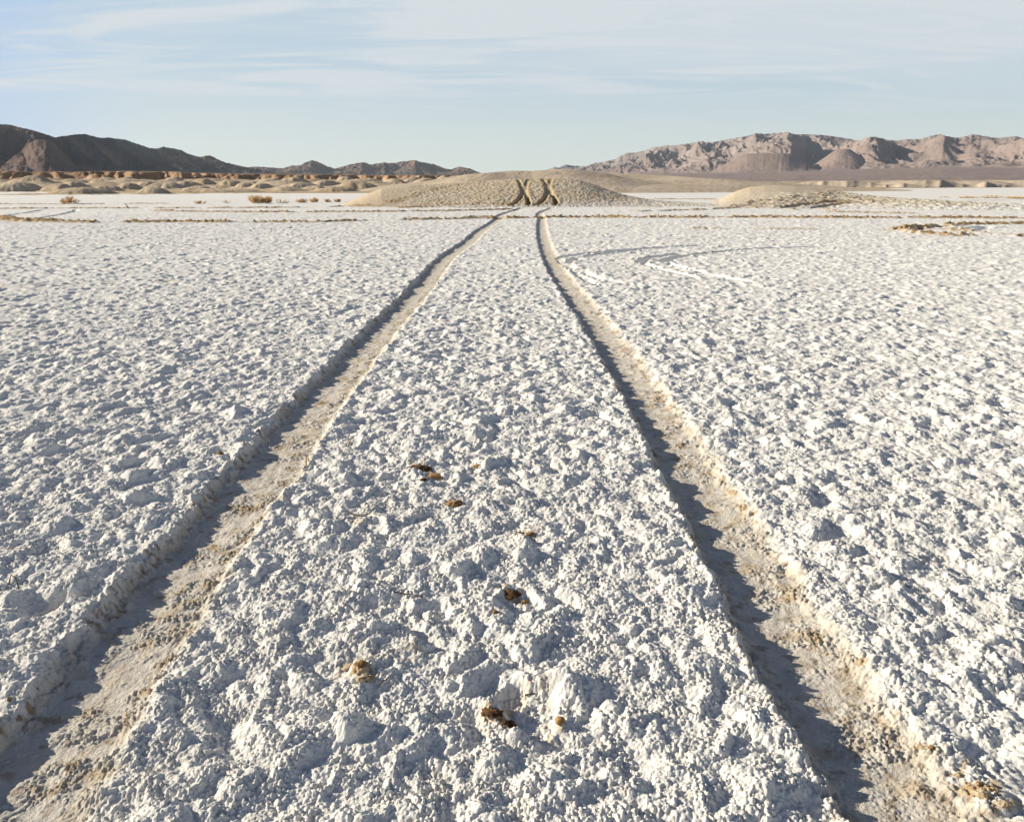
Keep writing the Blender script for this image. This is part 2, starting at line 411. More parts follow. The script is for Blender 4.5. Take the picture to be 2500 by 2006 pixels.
    if m.any():
        q = .0016 * perlin(x[m] * 160, y[m] * 160, 118); gx_ = x[m] + q; gy_ = y[m] + .0016 * perlin(x[m] * 160, y[m] * 160, 119)
        vary = .55 + .75 * sstep(-.3, .4, perlin(x[m] * 16, y[m] * 16, 120))
        G[m] = (caps(gx_, gy_, .0085, 105, .72, .38, .92, .65) * .74 + caps(gx_ + .5, gy_, .0050, 107, .75, .5, .95, .7) * .55
                + .0042 * np.abs(perlin(gx_ * 105, gy_ * 105, 122)) + .0028 * np.abs(perlin(gx_ * 210, gy_ * 210, 123))) * vary * lod3[m]
    # billowing crust: rounded swells with sharp creases, thicker in patches
    sw = .5 + .9 * sstep(-.35, .35, patch) 
    b1 = np.abs(perlin(wx * 5.4, wy * 5.4, 113)); b2 = np.abs(perlin(wx * 12.5 + 3, wy * 12.5, 114)); b3 = np.abs(perlin(wx * 24, wy * 24 + 5, 115))
    b4 = np.abs(perlin(wx * 55 + 1, wy * 55, 116)) * (1 - sstep(14, 30, r))
    billow = .036 * b1 * sw + .026 * b2 * (.5 + 1.2 * b1) + .012 * b3 * (.6 + b2) + .004 * b4
    billow = billow * .60 * (1 - .52 * sstep(2.2, 10, r))
    hollow = .014 * sstep(.2, .6, perlin(wx * 5.5 + 7, wy * 5.5, 117))
    crust = (A + B + bfar + billow - hollow) * lod1 + D + (G + .10 * G * patch)
    crust = crust + .006 * fbm(x * 12, y * 12, 3, 106) * lod1
    z = z + crust * (out ** .35) + lipz * out
    z = z * (1 - inside) + inside * (z * .35 + rz)
    # gritty crumbs on the rut floor and ragged clods of the broken wall
    z = z + inside * (G * (.25 + 1.0 * grit + .6 * bank) + D * (.8 * grit + .5 * bank))
    chunk = np.zeros(n); mw = wall > .02
    if mw.any(): chunk[mw] = caps(x[mw], y[mw], .026, 108, .75, .4, .95, .6) * .42 + caps(x[mw] + .3, y[mw], .013, 109, .8, .4, .95, .6) * .55
    z = z + wall * (.008 * perlin(x * 34, y * 34, 111) + chunk + .7 * G) * (1 - sstep(15, 40, r))
    z = z - rut2 - crust * out * np.clip((rut2 - .032) / .03, 0, .8) + ridge
    for (qx, qy), pr, pd in PITS:
        m = (np.abs(x - qx) < pr * 2) & (np.abs(y - qy) < pr * 2)
        if m.any():
            dd = np.hypot(x[m] - qx, y[m] - qy) / pr + .35 * perlin(x[m] * 14, y[m] * 14, 121)
            z[m] -= pd * (1 - sstep(.55, 1.15, dd)) ; z[m] += .35 * pd * np.exp(-((dd - 1.25) / .2) ** 2)
    # --- colour
    stain = sstep(.12, .55, fbm(x * .35, y * 1.3, 4, 131)) * .12 + sstep(.16, .5, fbm(x * 5, y * 5, 4, 132)) * .20 + .10 * sstep(.1, .5, fbm(x * 30, y * 30, 3, 133))
    col = lerp3(np.broadcast_to(WHITE, (n, 3)), DIRTY, np.clip(stain, 0, 1) * .75)
    for (qx, qy), pr, ps in STAINS:
        m = (np.abs(x - qx) < pr * 2) & (np.abs(y - qy) < pr * 3)
        if m.any():
            dd = np.hypot(x[m] - qx, (y[m] - qy) * .8) / pr
            k = (1 - sstep(.3, 1.3, dd)) * sstep(-.12, .25, fbm(x[m] * 28 + qx, y[m] * 28, 4, 136)) * ps
            col[m] = lerp3(col[m], MUD * 1.3, np.clip(k, 0, 1))
    # long faint tan streaks across the flat
    for (ax, ay, bx, by, ww, st) in STREAKS:
        P = np.array([[ax, ay], [bx, by]]); lo = P.min(0) - ww * 4; hi = P.max(0) + ww * 4
        m = (x > lo[0]) & (x < hi[0]) & (y > lo[1]) & (y < hi[1])
        if m.any():
            sd, dd, ts, tot = poly_dist(x[m], y[m], P)
            k = np.exp(-((dd + ww * .6 * perlin(x[m] * 2, y[m] * 2, 135)) / ww) ** 2) * sstep(-.25, .3, fbm(x[m] * 3, y[m] * 3, 3, 134))
            col[m] = lerp3(col[m], TAN * 1.1, np.clip(k * st, 0, 1))
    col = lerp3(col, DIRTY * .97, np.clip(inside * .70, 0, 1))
    mudn = sstep(-.08, .32, fbm(x * 13, y * 13, 4, 141))
    col = lerp3(col, np.array([.40, .30, .18]), np.clip(soilr * mudn * .9, 0, 1))
    bank_c = np.array([.57, .51, .41])
    col = lerp3(col, bank_c, np.clip(bank * .70 * sstep(-.35, .35, fbm(x * 7, y * 7, 4, 145)) * (1 - .25 * sstep(25, 38, r)), 0, 1))
    col = lerp3(col, MUD * 1.2, np.clip(bank * sstep(.15, .5, fbm(x * 16, y * 16, 3, 143)) * .75, 0, 1))
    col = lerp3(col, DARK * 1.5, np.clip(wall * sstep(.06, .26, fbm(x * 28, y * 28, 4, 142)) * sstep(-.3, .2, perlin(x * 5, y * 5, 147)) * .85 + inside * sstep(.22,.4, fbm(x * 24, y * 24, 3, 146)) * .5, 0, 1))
    col = lerp3(col, MUD * 1.15, np.clip(mud, 0, 1))
    col = lerp3(col, DARK * 1.6, np.clip(mud * sstep(.1, .45, perlin(x * 8, y * 8, 144)) * .7, 0, 1))
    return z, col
def _streak(px0, py0, px1, py1, w, s):
    a = on_plane(px0, py0); b = on_plane(px1, py1); return (float(a[0]), float(a[1]), float(b[0]), float(b[1]), w, s)
STREAKS = [_streak(-200, 706, 210, 692, .10, .45), _streak(210, 690, 420, 688, .10, .4), _streak(80, 702, 420, 703, .06, .3), _streak(420, 696, 620, 694, .07, .35),
           _streak(1700, 558, 1980, 561, .12, .3), _streak(2050, 780, 2300, 790, .06, .18), _streak(1650, 762, 1740, 755, .06, .35)]

def far_floor(x, y):
    """beyond the flat: clay plain, then the dark gravel fans below the mountains"""
    r = np.hypot(x, y); a = np.arctan2(x, y)
    edge = np.interp(a, EDGE_A, EDGE_R) * (1 + .03 * fbm(a * 14, r * .01, 3, 7))
    t = sstep(0, 1, (r - edge) / (edge * .012) + .5)
    clay = lerp3(np.broadcast_to(TAN * .95, x.shape + (3,)), MUD * 1.25, sstep(-.1, .35, fbm(x * .03, y * .03, 4, 151)) * .6)
    # brown strip of scrub soil along the far shore
    clay = lerp3(clay, MUD * 1.05, np.exp(-((r / edge - 1.05) / .04) ** 2) * .75)
    fan = np.array([.27, .21, .185])
    clay = lerp3(clay, fan, sstep(380, 900, r))
    return t, clay
_ep = [(-400, 466), (0, 466), (180, 466), (230, 471), (480, 472), (700, 472), (1050, 471), (1300, 470), (1500, 471.5), (1780, 470), (2060, 467), (2180, 460), (2500, 458), (2900, 458)]
_ex, _ey = on_plane(np.array([p[0] for p in _ep], float), np.array([p[1] for p in _ep], float))
EDGE_A = np.arctan2(_ex, _ey); EDGE_R = np.hypot(_ex, _ey)

def ground_all(x, y):
    r = np.hypot(x, y); z = np.zeros(x.shape, np.float32); col = np.zeros((x.size, 3), np.float32)
    t, fc = far_floor(x, y)
    m = r < 260
    if m.any():
        zz, cc = playa(x[m], y[m]); z[m] = zz * (1 - sstep(180, 260, r[m])); col[m] = cc
    col = lerp3(np.where(m[:, None], col, WHITE), fc, t)
    z = z + t * np.where(r < 400, .10 * fbm(x * .08, y * .08, 3, 161), 0)
    return z, col
def ground_z(x, y):
    z, _ = ground_all(np.array([float(x)]), np.array([float(y)])); return float(z[0])

# ------------------------------------------------------------------ the salt flat: one sheet to the horizon
mat_ground = terrain_material('salt_crust', [(150, .005), (420, .002)], var=.05, var_scale=55, speck=(120, .56, .42, (.47, .38, .29)))
def build_ground():
    st = .00142 * Q
    fine = np.arange(-.655, .655, st)
    mid = np.arange(.655, .96, st * 2.4); wide = np.concatenate([np.arange(.96, math.pi, .05), ])
    right = np.concatenate([mid, wide]); A = np.concatenate([-right[::-1], fine, right])
    if A[-1] - A[0] > 2 * math.pi - .01: A = A[:-1]
    rr = [.02]
    while rr[-1] < .92: rr.append(rr[-1] * 1.09 if rr[-1] > .3 else rr[-1] + .05)
    while rr[-1] < 32: rr.append(rr[-1] * (1 + st))
    while rr[-1] < 62: rr.append(rr[-1] * (1 + st * 1.7))
    while rr[-1] < 130: rr.append(rr[-1] * (1 + st * 3.5))
    while rr[-1] < 450: rr.append(rr[-1] * 1.012)
    while rr[-1] < 12000: rr.append(rr[-1] * 1.05)
    rr = np.array(rr)
    X = (rr[:, None] * np.sin(A)[None]).ravel(); Y = (rr[:, None] * np.cos(A)[None]).ravel()
    z, col = threaded(ground_all, X, Y)
    sh = (len(rr), len(A))
    print('ground verts', X.size)
    o = mesh_grid('ground', X.reshape(sh), Y.reshape(sh), z.reshape(sh), col, mat_ground, wrap=True)
    tag(o, 'bright white salt flat with knobbly crust and two deep wheel tracks', kind='structure')
build_ground()

# ------------------------------------------------------------------ clay mounds and ridge (polar patches around the view point)
def smooth1(v, w):
    k = np.exp(-np.linspace(-2, 2, 2 * w + 1) ** 2); k /= k.sum(); return np.convolve(np.pad(v, w, 'edge'), k, 'valid')
def surf_hit(px, py, hfun, r0, r1):
    """where the sight line of a photo pixel first meets the surface hfun(x, y)"""
    dx, dy, dz = ray(px, py); L_ = math.hypot(dx, dy); t = np.linspace(r0, r1, 1500)
    x = dx / L_ * t; y = dy / L_ * t; zl = CAM_H + dz / L_ * t; h = hfun(x, y)
    k = np.nonzero(h >= zl)[0]
    i = k[0] if len(k) else len(t) - 1
    return float(x[i]), float(y[i])

mat_clay = terrain_material('dry_clay', [(14, .03), (60, .010)], var=.10, var_scale=5)
MOUND_SKY = skyline([(700, 507), (800, 506), (830, 504), (899, 473), (930, 461), (1000, 454.5), (1089, 449.5), (1140, 446), (1186, 443), (1261, 438), (1300, 437), (1359, 436.5), (1390, 438), (1416, 442), (1435, 447), (1459, 455), (1480, 463), (1503, 471), (1530, 479), (1560, 485), (1603, 493), (1680, 500), (1760, 505)])
def mound_front(x, y):
    r = np.hypot(x, y); a = np.arctan2(x, y)
    el = np.interp(a, *MOUND_SKY)
    rc = 47.0 - 60 * (a - .03) ** 2 - 3 * sstep(.06, .2, a)
    Hc = np.maximum(CAM_H + el * rc, -.3)
    rf = 37.3 + 2.0 * np.abs(a + .02) / .2
    rb = rc + 15
    tf = np.clip((r - rf) / (rc - rf), 0, 1); tb = np.clip((rb - r) / (rb - rc), 0, 1)
    s = np.where(r < rc, np.sin(tf * math.pi / 2) ** 1.25, tb * tb * (3 - 2 * tb))
    return Hc * s - .06 * (1 - s)
mound_ruts = []
def mound_rut(px, w=.10, dep=.17):
    P = np.array([surf_hit(a, b, mound_front, 34, 60) for a, b in px]); mound_ruts.append((P, w, dep))
mound_rut([(1289, 501), (1290.5, 497), (1290, 492), (1288, 482.6), (1282, 471.5), (1275, 461.7), (1269.6, 448), (1265, 440)])
mound_rut([(1246, 503), (1256, 498), (1269, 485), (1276.5, 471.5), (1282, 461.7), (1286, 448), (1289, 440)], .105)
mound_rut([(1355, 501), (1357, 496.5), (1356, 487), (1347.5, 475.7), (1342, 464.5), (1335, 450.6), (1325, 439)], .105)
mound_rut([(1308, 502.5), (1318, 497), (1331, 484), (1336, 471.5), (1338, 460), (1342, 448), (1345, 439)], .11)
mound_rut([(1281, 474), (1279, 466), (1277, 455), (1276, 440)], .17, .06)
mound_rut([(1341, 472), (1339, 464), (1336, 452), (1334, 439)], .17, .06)
mound_lines = [np.array([surf_hit(a, b, mound_front, 34, 60) for a, b in px]) for px in
    ([(835, 505), (873, 503), (916, 498), (959, 491), (1003, 480.5), (1031, 469), (1066, 461), (1118, 452.5), (1175, 446)],
     [(835, 507), (880, 504), (925, 500), (970, 491), (1010, 481.5)],
     [(1000, 506), (1060, 502), (1130, 499), (1220, 499), (1245, 499)])]
def build_mound():
    A = np.arange(az_of(700), az_of(1790), .00095 * Q); rr = [35.0]
    while rr[-1] < 51: rr.append(rr[-1] + .042 * Q)
    while rr[-1] < 64: rr.append(rr[-1] + .15)
    rr = np.array(rr)
    X = (rr[:, None] * np.sin(A)).ravel(); Y = (rr[:, None] * np.cos(A)).ravel()
    def f(x, y):
        h = mound_front(x, y); a = np.arctan2(x, y); r = np.hypot(x, y)
        rough = sstep(az_of(900), az_of(1080), a) * .75 + .25
        wx = x + .05 * perlin(x * 3, y * 3, 1); wy = y + .05 * perlin(x * 3, y * 3, 2)
        lump = caps(wx, wy, .30, 201, .75, .4, .75, .8) * .07 + caps(wx, wy, .115, 202, .8, .4, .9, .7) * .36
        inr = np.zeros(x.shape); soil = np.zeros(x.shape); rim = np.zeros(x.shape)
        for P, w, dep in mound_ruts:
            sd, dd, ts, tot = poly_dist(x, y, P)
            e = .035 * perlin(x * 2.5, y * 2.5, 3) + .04 * perlin(x * 7, y * 7, 13)
            k = (1 - sstep(w * .8, w * 1.22, dd + e)) * (1 - .72 * sstep(.10, .6, ts / tot))
            inr = np.maximum(inr, k * dep); rim = np.maximum(rim, np.exp(-((dd + e - w * 1.75) / (w * .6)) ** 2))
            soil = np.maximum(soil, 1 - sstep(w * (1.0 + ts / tot), w * (2.4 + 1.2 * ts / tot), dd + e))
        h = h + lump * rough * (1 - np.clip(inr / .06, 0, .85)) * sstep(-.05, .2, h + .12) - inr + rim * .012
        h = h + .012 * fbm(x * 1.2, y * 1.2, 3, 9)
        ln = np.zeros(x.shape)
        for P in mound_lines:
            sd, dd, ts, tot = poly_dist(x, y, P)
            e = .05 * perlin(x * 1.5, y * 1.5, 4)
            for off in (-.16, .16): ln = np.maximum(ln, np.exp(-((sd + e - off) / .075) ** 2) * sstep(-.45, .05, perlin(x * 1.1, y * 1.1, 5)))
        h = h + ln * .03 * (.5 + perlin(x * 8, y * 8, 6))
        base = lerp3(np.broadcast_to(np.array([.56, .455, .33]), x.shape + (3,)), np.array([.58, .50, .38]), sstep(-.2, .4, fbm(x * .5, y * .5, 4, 7)) * rough)
        base = lerp3(base, np.array([.45, .33, .19]), sstep(.15, .5, fbm(x * 1.4, y * 1.4, 4, 8)) * .45 * rough)
        # salt creeping up the foot
        hb = mound_front(x, y)
        foot = (1 - sstep(.02, .16 + .5 * sstep(0.03, .16, a) * .6, hb + .10 * fbm(x * .9, y * .9, 3, 10))) 
        foot = foot * sstep(az_of(940), az_of(1160), a) + (1 - sstep(-.05, .03, hb)) * .6
        base = lerp3(base, WHITE * .97, np.clip(foot * .8, 0, 1) * (.40 + .45 * sstep(-.2, .2, fbm(x * 3, y * 3, 3, 12))))
        base = lerp3(base, np.array([.43, .325, .185]), np.clip(soil * .7, 0, 1))
        base = lerp3(base, np.array([.25, .17, .085]), sstep(.09, .16, inr) * .75)
        base = lerp3(base, MUD * 1.1, np.clip(ln, 0, 1) * .85)
        return h, base
    z, col = threaded(f, X, Y); sh = (len(rr), len(A))
    o = mesh_grid('mound', X.reshape(sh), Y.reshape(sh), z.reshape(sh), col, mat_clay)
    tag(o, 'low rounded clay mound that the two wheel tracks climb over', kind='structure')
build_mound()

M2_SKY = skyline([(1640, 507), (1720, 498), (1756, 488), (1793, 469), (1812, 462), (1830, 457), (1867, 453), (1900, 452.5), (1941, 454), (1985, 459), (2015, 464), (2071, 473), (2120, 479), (2164, 484), (2256, 491), (2330, 495.5), (2405, 499), (2480, 503)])
def mound_right(x, y):
    r = np.hypot(x, y); a = np.arctan2(x, y); el = np.interp(a, *M2_SKY)
    rc = 56.0 - 12 * sstep(az_of(1950), az_of(2300), a) - 9 * (1 - sstep(az_of(1680), az_of(1830), a))
    Hc = np.maximum(CAM_H + el * rc, -.25)
    rf = 36.5 + 1.5 * np.abs(a - az_of(1930)) / .2; rb = rc + 13
    tf = np.clip((r - rf) / (rc - rf), 0, 1); tb = np.clip((rb - r) / (rb - rc), 0, 1)
    s = np.where(r < rc, np.sin(tf * math.pi / 2) ** 1.5, tb * tb * (3 - 2 * tb))
    return Hc * s - .05 * (1 - s)
def build_mound_right():
    A = np.arange(az_of(1620), az_of(2520), .0011 * Q); rr = [35.5]
    while rr[-1] < 58: rr.append(rr[-1] + .06 * Q)
    while rr[-1] < 71: rr.append(rr[-1] + .2)
    rr = np.array(rr)
    X = (rr[:, None] * np.sin(A)).ravel(); Y = (rr[:, None] * np.cos(A)).ravel()
    arcs = [np.array([surf_hit(a, b, mound_right, 34, 62) for a, b in px]) for px in
            ([(1921, 511), (1924, 507), (1940, 503), (1965, 500), (2010, 496), (2060, 493)], [(1994, 510), (1999, 507), (2015, 503), (2050, 499), (2090, 496)])]
    lines = [np.array([surf_hit(a, b, mound_right, 34, 62) for a, b in px]) for px in
            ([(1712, 513), (1780, 505), (1850, 494), (1930, 485), (2010, 478), (2090, 475)],
             [(1740, 512), (1830, 503), (1900, 495), (1990, 488), (2080, 483), (2170, 486)],
             [(1800, 508), (1880, 499), (1960, 494), (2030, 491), (2120, 489)],
             [(1850, 508), (1900, 503), (1960, 498), (2060, 494), (2140, 491)])]
    def f(x, y):
        hb = mound_right(x, y); h = hb.copy(); a = np.arctan2(x, y)
        rough = sstep(.05, .25, .75 - hb + .15 * fbm(x * .4, y * .4, 3, 20)) * (.2 + .8 * sstep(az_of(1790), az_of(1960), a))
        wx = x + .08 * perlin(x * 2, y * 2, 21); wy = y + .08 * perlin(x * 2, y * 2, 22)
        h = h + (caps(wx, wy, .34, 211, .6, .4, .75, .8) * .20 + caps(wx, wy, .15, 212, .7, .4, .9, .7) * .35) * (rough * .9 + .1) * sstep(-.04, .05, hb)
        cut = np.zeros(x.shape); soil = np.zeros(x.shape)
        for P in arcs:
            sd, dd, ts, tot = poly_dist(x, y, P); e = .06 * perlin(x * 2, y * 2, 23)
            cut = np.maximum(cut, (1 - sstep(.16, .30, dd + e)) * (1 - .8 * sstep(.5, 1, ts / tot)))
            soil = np.maximum(soil, 1 - sstep(.2, .7, dd + e))
        rid = np.zeros(x.shape)
        for P in lines:
            sd, dd, ts, tot = poly_dist(x, y, P)
            e = .30 * perlin(x * .7, y * .7, 24) + .12 * perlin(x * 2.5, y * 2.5, 25)
            for off in (-.35, .0, .4):
                rid = np.maximum(rid, np.exp(-((sd + e - off) / .12) ** 2) * sstep(-.25, .25, perlin(x * .8 + off * 9, y * .8, 26)))
        h = h - cut * .16 + rid * .07 * (.6 + .8 * perlin(x * 5, y * 5, 27))
        base = lerp3(np.broadcast_to(np.array([.56, .46, .34]), x.shape + (3,)), np.array([.64, .58, .46]), rough * .8)
        foot = (1 - sstep(.0, .22, hb + .12 * fbm(x * .8, y * .8, 3, 28)))
        base = lerp3(base, WHITE * .96, np.clip(foot * 1.1, 0, 1) * (.25 + .75 * sstep(az_of(1800), az_of(2000), a)) * (.6 + .4 * sstep(-.2, .2, fbm(x * 3, y * 3, 3, 29))))
        base = lerp3(base, np.array([.46, .36, .24]), sstep(.15, .5, fbm(x * 1.2, y * 2.0, 4, 31)) * .5 * rough)
        base = lerp3(base, np.array([.30, .19, .09]), np.clip(rid * .62 + soil * .5, 0, 1))
        return h, base
    z, col = threaded(f, X, Y); sh = (len(rr), len(A))
    o = mesh_grid('mound', X.reshape(sh), Y.reshape(sh), z.reshape(sh), col, mat_clay)
    tag(o, 'low tan mound on the right with brown churned wheel marks at its foot', kind='structure')
build_mound_right()

mat_clay_far = terrain_material('smooth_clay', [(1.6, .18), (9, .05)], var=.09, var_scale=.9)
RIDGE_SKY = skyline([(780, 474), (860, 466), (902, 458), (960, 451), (1031, 444), (1070, 437), (1103, 431), (1140, 426), (1172, 423), (1210, 420), (1250, 417), (1275, 417), (1295, 418), (1325, 416), (1353, 413), (1380, 413.3), (1405, 415), (1445, 419), (1517, 423), (1603, 427), (1675, 432), (1720, 435), (1780, 438), (1848, 443), (1905, 446), (1960, 450), (2030, 454), (2108, 459), (2220, 464), (2300, 468)])
def build_ridge():
    A = np.arange(az_of(740), az_of(2330), .0011 * Q); rr = [84.0]
    while rr[-1] < 165: rr.append(rr[-1] * (1 + .0025 * Q))
    while rr[-1] < 215: rr.append(rr[-1] * 1.012)
    rr = np.array(rr)
    def f(x, y):
        r = np.hypot(x, y); a = np.arctan2(x, y); el = np.interp(a, *RIDGE_SKY)
        rc = 148 + 8 * np.sin(a * 9 + 1); Hc = np.maximum(CAM_H + el * rc, -.5)
        base_r = np.interp(a, EDGE_A, EDGE_R) - 3.0
        base_r = np.minimum(base_r, 112 + 0 * rc)
        tf = np.clip((r - base_r) / (rc - base_r), 0, 1); tb = np.clip((205 - r) / (205 - rc), 0, 1)
        s = np.where(r < rc, np.sin(tf * math.pi / 2) ** 1.15, tb)
        h = Hc * s - .2 * (1 - s)
        wx = x + 5 * perlin(x * .03, y * .03, 41); wy = y + 5 * perlin(x * .03, y * .03, 42)
        # secondary swells with steeper right sides
        sw = (caps(wx, wy * .9, 20.0, 221, .8, .45, .98, 1.2) * .085 + caps(wx, wy, 8.0, 222, .6, .4, .9, 1.2) * .07) * np.clip(Hc / 3, 0, 1) ** 1.5
        w = s * (1 - sstep(.80, 1.0, tf)) if True else s
        h = h + sw * np.clip(tf * 4, 0, 1) * (1 - sstep(.75, .98, tf)) + .10 * fbm(x * .15, y * .15, 4, 43) * np.clip(tf * 3, 0, 1) * (1 - .8 * sstep(.8, 1, tf))
        h = np.minimum(h, CAM_H + el * r - .03 * (1 - sstep(.8, 1., tf))) + .035 * fbm(x * .9, y * .9, 3, 45)
        base = lerp3(np.broadcast_to(np.array([.49, .40, .30]), x.shape + (3,)), np.array([.54, .445, .34]), sstep(-.3, .3, fbm(x * .06, y * .06, 4, 44)))
        base = lerp3(base, np.array([.42, .33, .20]), sstep(.15, .5, fbm(x * .12, y * .3, 4, 46)) * .5)
        return h, base
    X = (rr[:, None] * np.sin(A)).ravel(); Y = (rr[:, None] * np.cos(A)).ravel()
    z, col = threaded(f, X, Y); sh = (len(rr), len(A))
    o = mesh_grid('clay_ridge', X.reshape(sh), Y.reshape(sh), z.reshape(sh), col, mat_clay_far)
    tag(o, 'broad smooth tan clay ridge rising behind the mound with the wheel tracks', kind='structure')
build_ridge()

# ------------------------------------------------------------------ badlands
mat_bad = terrain_material('badland_clay', [(.8, .35), (4, .12)], var=.12, var_scale=.35)
BAD_TOP = skyline([(-500, 420), (0, 418.5), (150, 418.5), (300, 418), (420, 418.5), (470, 422), (560, 424), (700, 426), (900, 427.5), (1100, 428), (1300, 430)])
# domes of pale clay: crest pixel, foot half-width in pixels, distance
DOMES = [(89, 430, 42, 205), (60, 444, 36, 168), (140, 446, 30, 160), (181, 441, 44, 178), (201, 457, 62, 97), (368, 455.5, 33, 99), (316, 445, 24, 172), (359, 441, 42, 190),
         (411, 442, 52, 182), (250, 436, 40, 225), (300, 434, 34, 240), (455, 441, 40, 205), (518, 459.5, 58, 112), (584, 460, 44, 114), (604, 445, 30, 190), (640, 446, 38, 175),
         (738, 444, 56, 150), (724, 434, 36, 215), (790, 438, 40, 200), (816, 455, 52, 118), (873, 441, 50, 170), (905, 437, 34, 215), (690, 455, 50, 128), (960, 437, 40, 205),
         (1017, 431, 34, 245), (1083, 430.5, 32, 240), (1040, 436, 36, 205), (560, 437, 34, 235), (500, 436, 36, 240), (660, 435, 34, 240), (20, 447, 46, 150), (-60, 440, 50, 170),
         (-140, 446, 60, 150), (-240, 440, 60, 180), (430, 434, 30, 250), (840, 432, 34, 245), (760, 452, 30, 140), (260, 450, 34, 150), (475, 452, 38, 140), (110, 437, 36, 215)]
def build_badlands():
    A = np.arange(az_of(-420), az_of(1330), .00105 * Q); rr = [88.0]
    while rr[-1] < 400: rr.append(rr[-1] * (1 + .0026 * Q))
    rr = np.array(rr)
    dl = []
    for px, py, hw, dist in DOMES:
        dist = 95 + (dist - 95) * .58; a0 = float(az_of(px)); H = CAM_H + float(tan_el(px, py)) * dist; dl.append((dist * math.sin(a0), dist * math.cos(a0), hw * 1.12 / F * dist, H))
    def f(x, y):
        r = np.hypot(x, y); a = np.arctan2(x, y)
        h = np.where(r > 150, (r - 150) * .0075, 0) + .25 * fbm(x * .05, y * .05, 4, 51) - .12 - .8 * (1 - sstep(88, 108, r))
        h0 = h.copy()
        wx = x + 1.6 * fbm(x * .12, y * .12, 3, 52); wy = y + 1.6 * fbm(x * .12, y * .12, 3, 53)
        dome = np.zeros(x.shape)
        for dx, dy, w, H in dl:
            m = (np.abs(x - dx) < w * 1.5 + 3) & (np.abs(y - dy) < w * 1.5 + 3)
            if not m.any(): continue
            q = np.hypot((wx[m] - dx) / w, (wy[m] - dy) / (w * .8))
            th = np.arctan2(wy[m] - dy, wx[m] - dx)
            q = q * (1 + .13 * perlin(th * 2.2 + dx, q * 0 + dy, 54) + .05 * perlin(th * 7 + dx, q * .5, 55))
            v = (H) * np.clip(1 - q ** 2.0, 0, 1) ** 1.05
            h[m] = np.maximum(h[m], v); dome[m] = np.maximum(dome[m], np.clip(v / max(H, .1), 0, 1))
        small = (caps(wx, wy, 13.0, 231, .8, .4, .95, 1.1) * .095 + caps(wx, wy, 5, 232, .65, .4, .9, 1.0) * .12) * sstep(118, 165, r)
        h = np.maximum(h, h0 + small) + .25 * small * sstep(130, 170, r)
        # brown mesa edge cut by gullies
        et = np.interp(a, *BAD_TOP)
        gul = ridged(a * 46 + .35 * perlin(a * 30, r * .02, 59), r * .008, 3, 56)
        ed = 330 + 26 * perlin(a * 9, 0 * a, 57) + 15 * perlin(a * 31, 0 * a, 67) + 7 * perlin(a * 90, r * .02, 68) + 26 * (gul - .5)
        top = CAM_H + et * 345
        up = np.clip((r - (ed - 40)) / 44, 0, 1)
        step1 = up ** .9
        mh = h0 + (top - h0) * step1 - (1 - up) * 0
        spur = ridged(x * .06 + .5 * perlin(x * .03, y * .03, 60), y * .03, 4, 58)
        mh = mh + (spur - .45) * 4.2 * np.sin(np.clip(up, 0, 1) * math.pi) 
        topz = CAM_H + et * r
        mh = np.where(r > 350, np.minimum(mh, topz), mh); mh = np.minimum(mh, topz + .02)
        lower = sstep(az_of(560), az_of(900), a)
        # lower brown knolls in the gap before the mesa
        kn = caps(wx, wy, 22, 233, .75, .4, .95, 1.2) * .06 * sstep(215, 250, r) * (1 - sstep(350, 380, r))
        h2 = np.maximum(np.maximum(h, mh), np.where(r > 215, h0 + kn, -9))
        h2 = np.minimum(h2, np.where(r > 200, topz, 99))
        brown = sstep(.12, .42, up + .12 * fbm(x * .08, y * .08, 3, 61)) + .55 * sstep(225, 262, r + 12 * fbm(x * .05, y * .05, 3, 62)) * (1 - .7 * dome)
        brown = np.clip(brown, 0, 1)
        h2 = h2 + .10 * fbm(x * .35, y * .35, 4, 63) - .22 * ridged(x * .16, y * .16, 3, 66) * np.clip(h2 / 2, 0, 1)
        base = lerp3(np.broadcast_to(np.array([.56, .45, .32]), x.shape + (3,)), np.array([.48, .36, .235]), sstep(-.1, .4, fbm(x * .07, y * .07, 4, 64)) * .6)
        base = lerp3(base, np.array([.35, .215, .125]), brown * .92)
        base = lerp3(base, np.array([.22, .135, .085]), brown * sstep(.0, .4, fbm(x * .06, y * .06, 4, 65)) * .7)
        shore = (1 - sstep(.0, .25, h2)) * (r < 150)
        base = lerp3(base, MUD * 1.15, np.clip(shore, 0, 1) * .5)
        return h2, base
    X = (rr[:, None] * np.sin(A)).ravel(); Y = (rr[:, None] * np.cos(A)).ravel()
    z, col = threaded(f, X, Y); sh = (len(rr), len(A))
    o = mesh_grid('badlands', X.reshape(sh), Y.reshape(sh), z.reshape(sh), col, mat_bad)
    tag(o, 'eroded pale clay hummocks and brown bluffs along the left shore of the flat', kind='structure')
build_badlands()

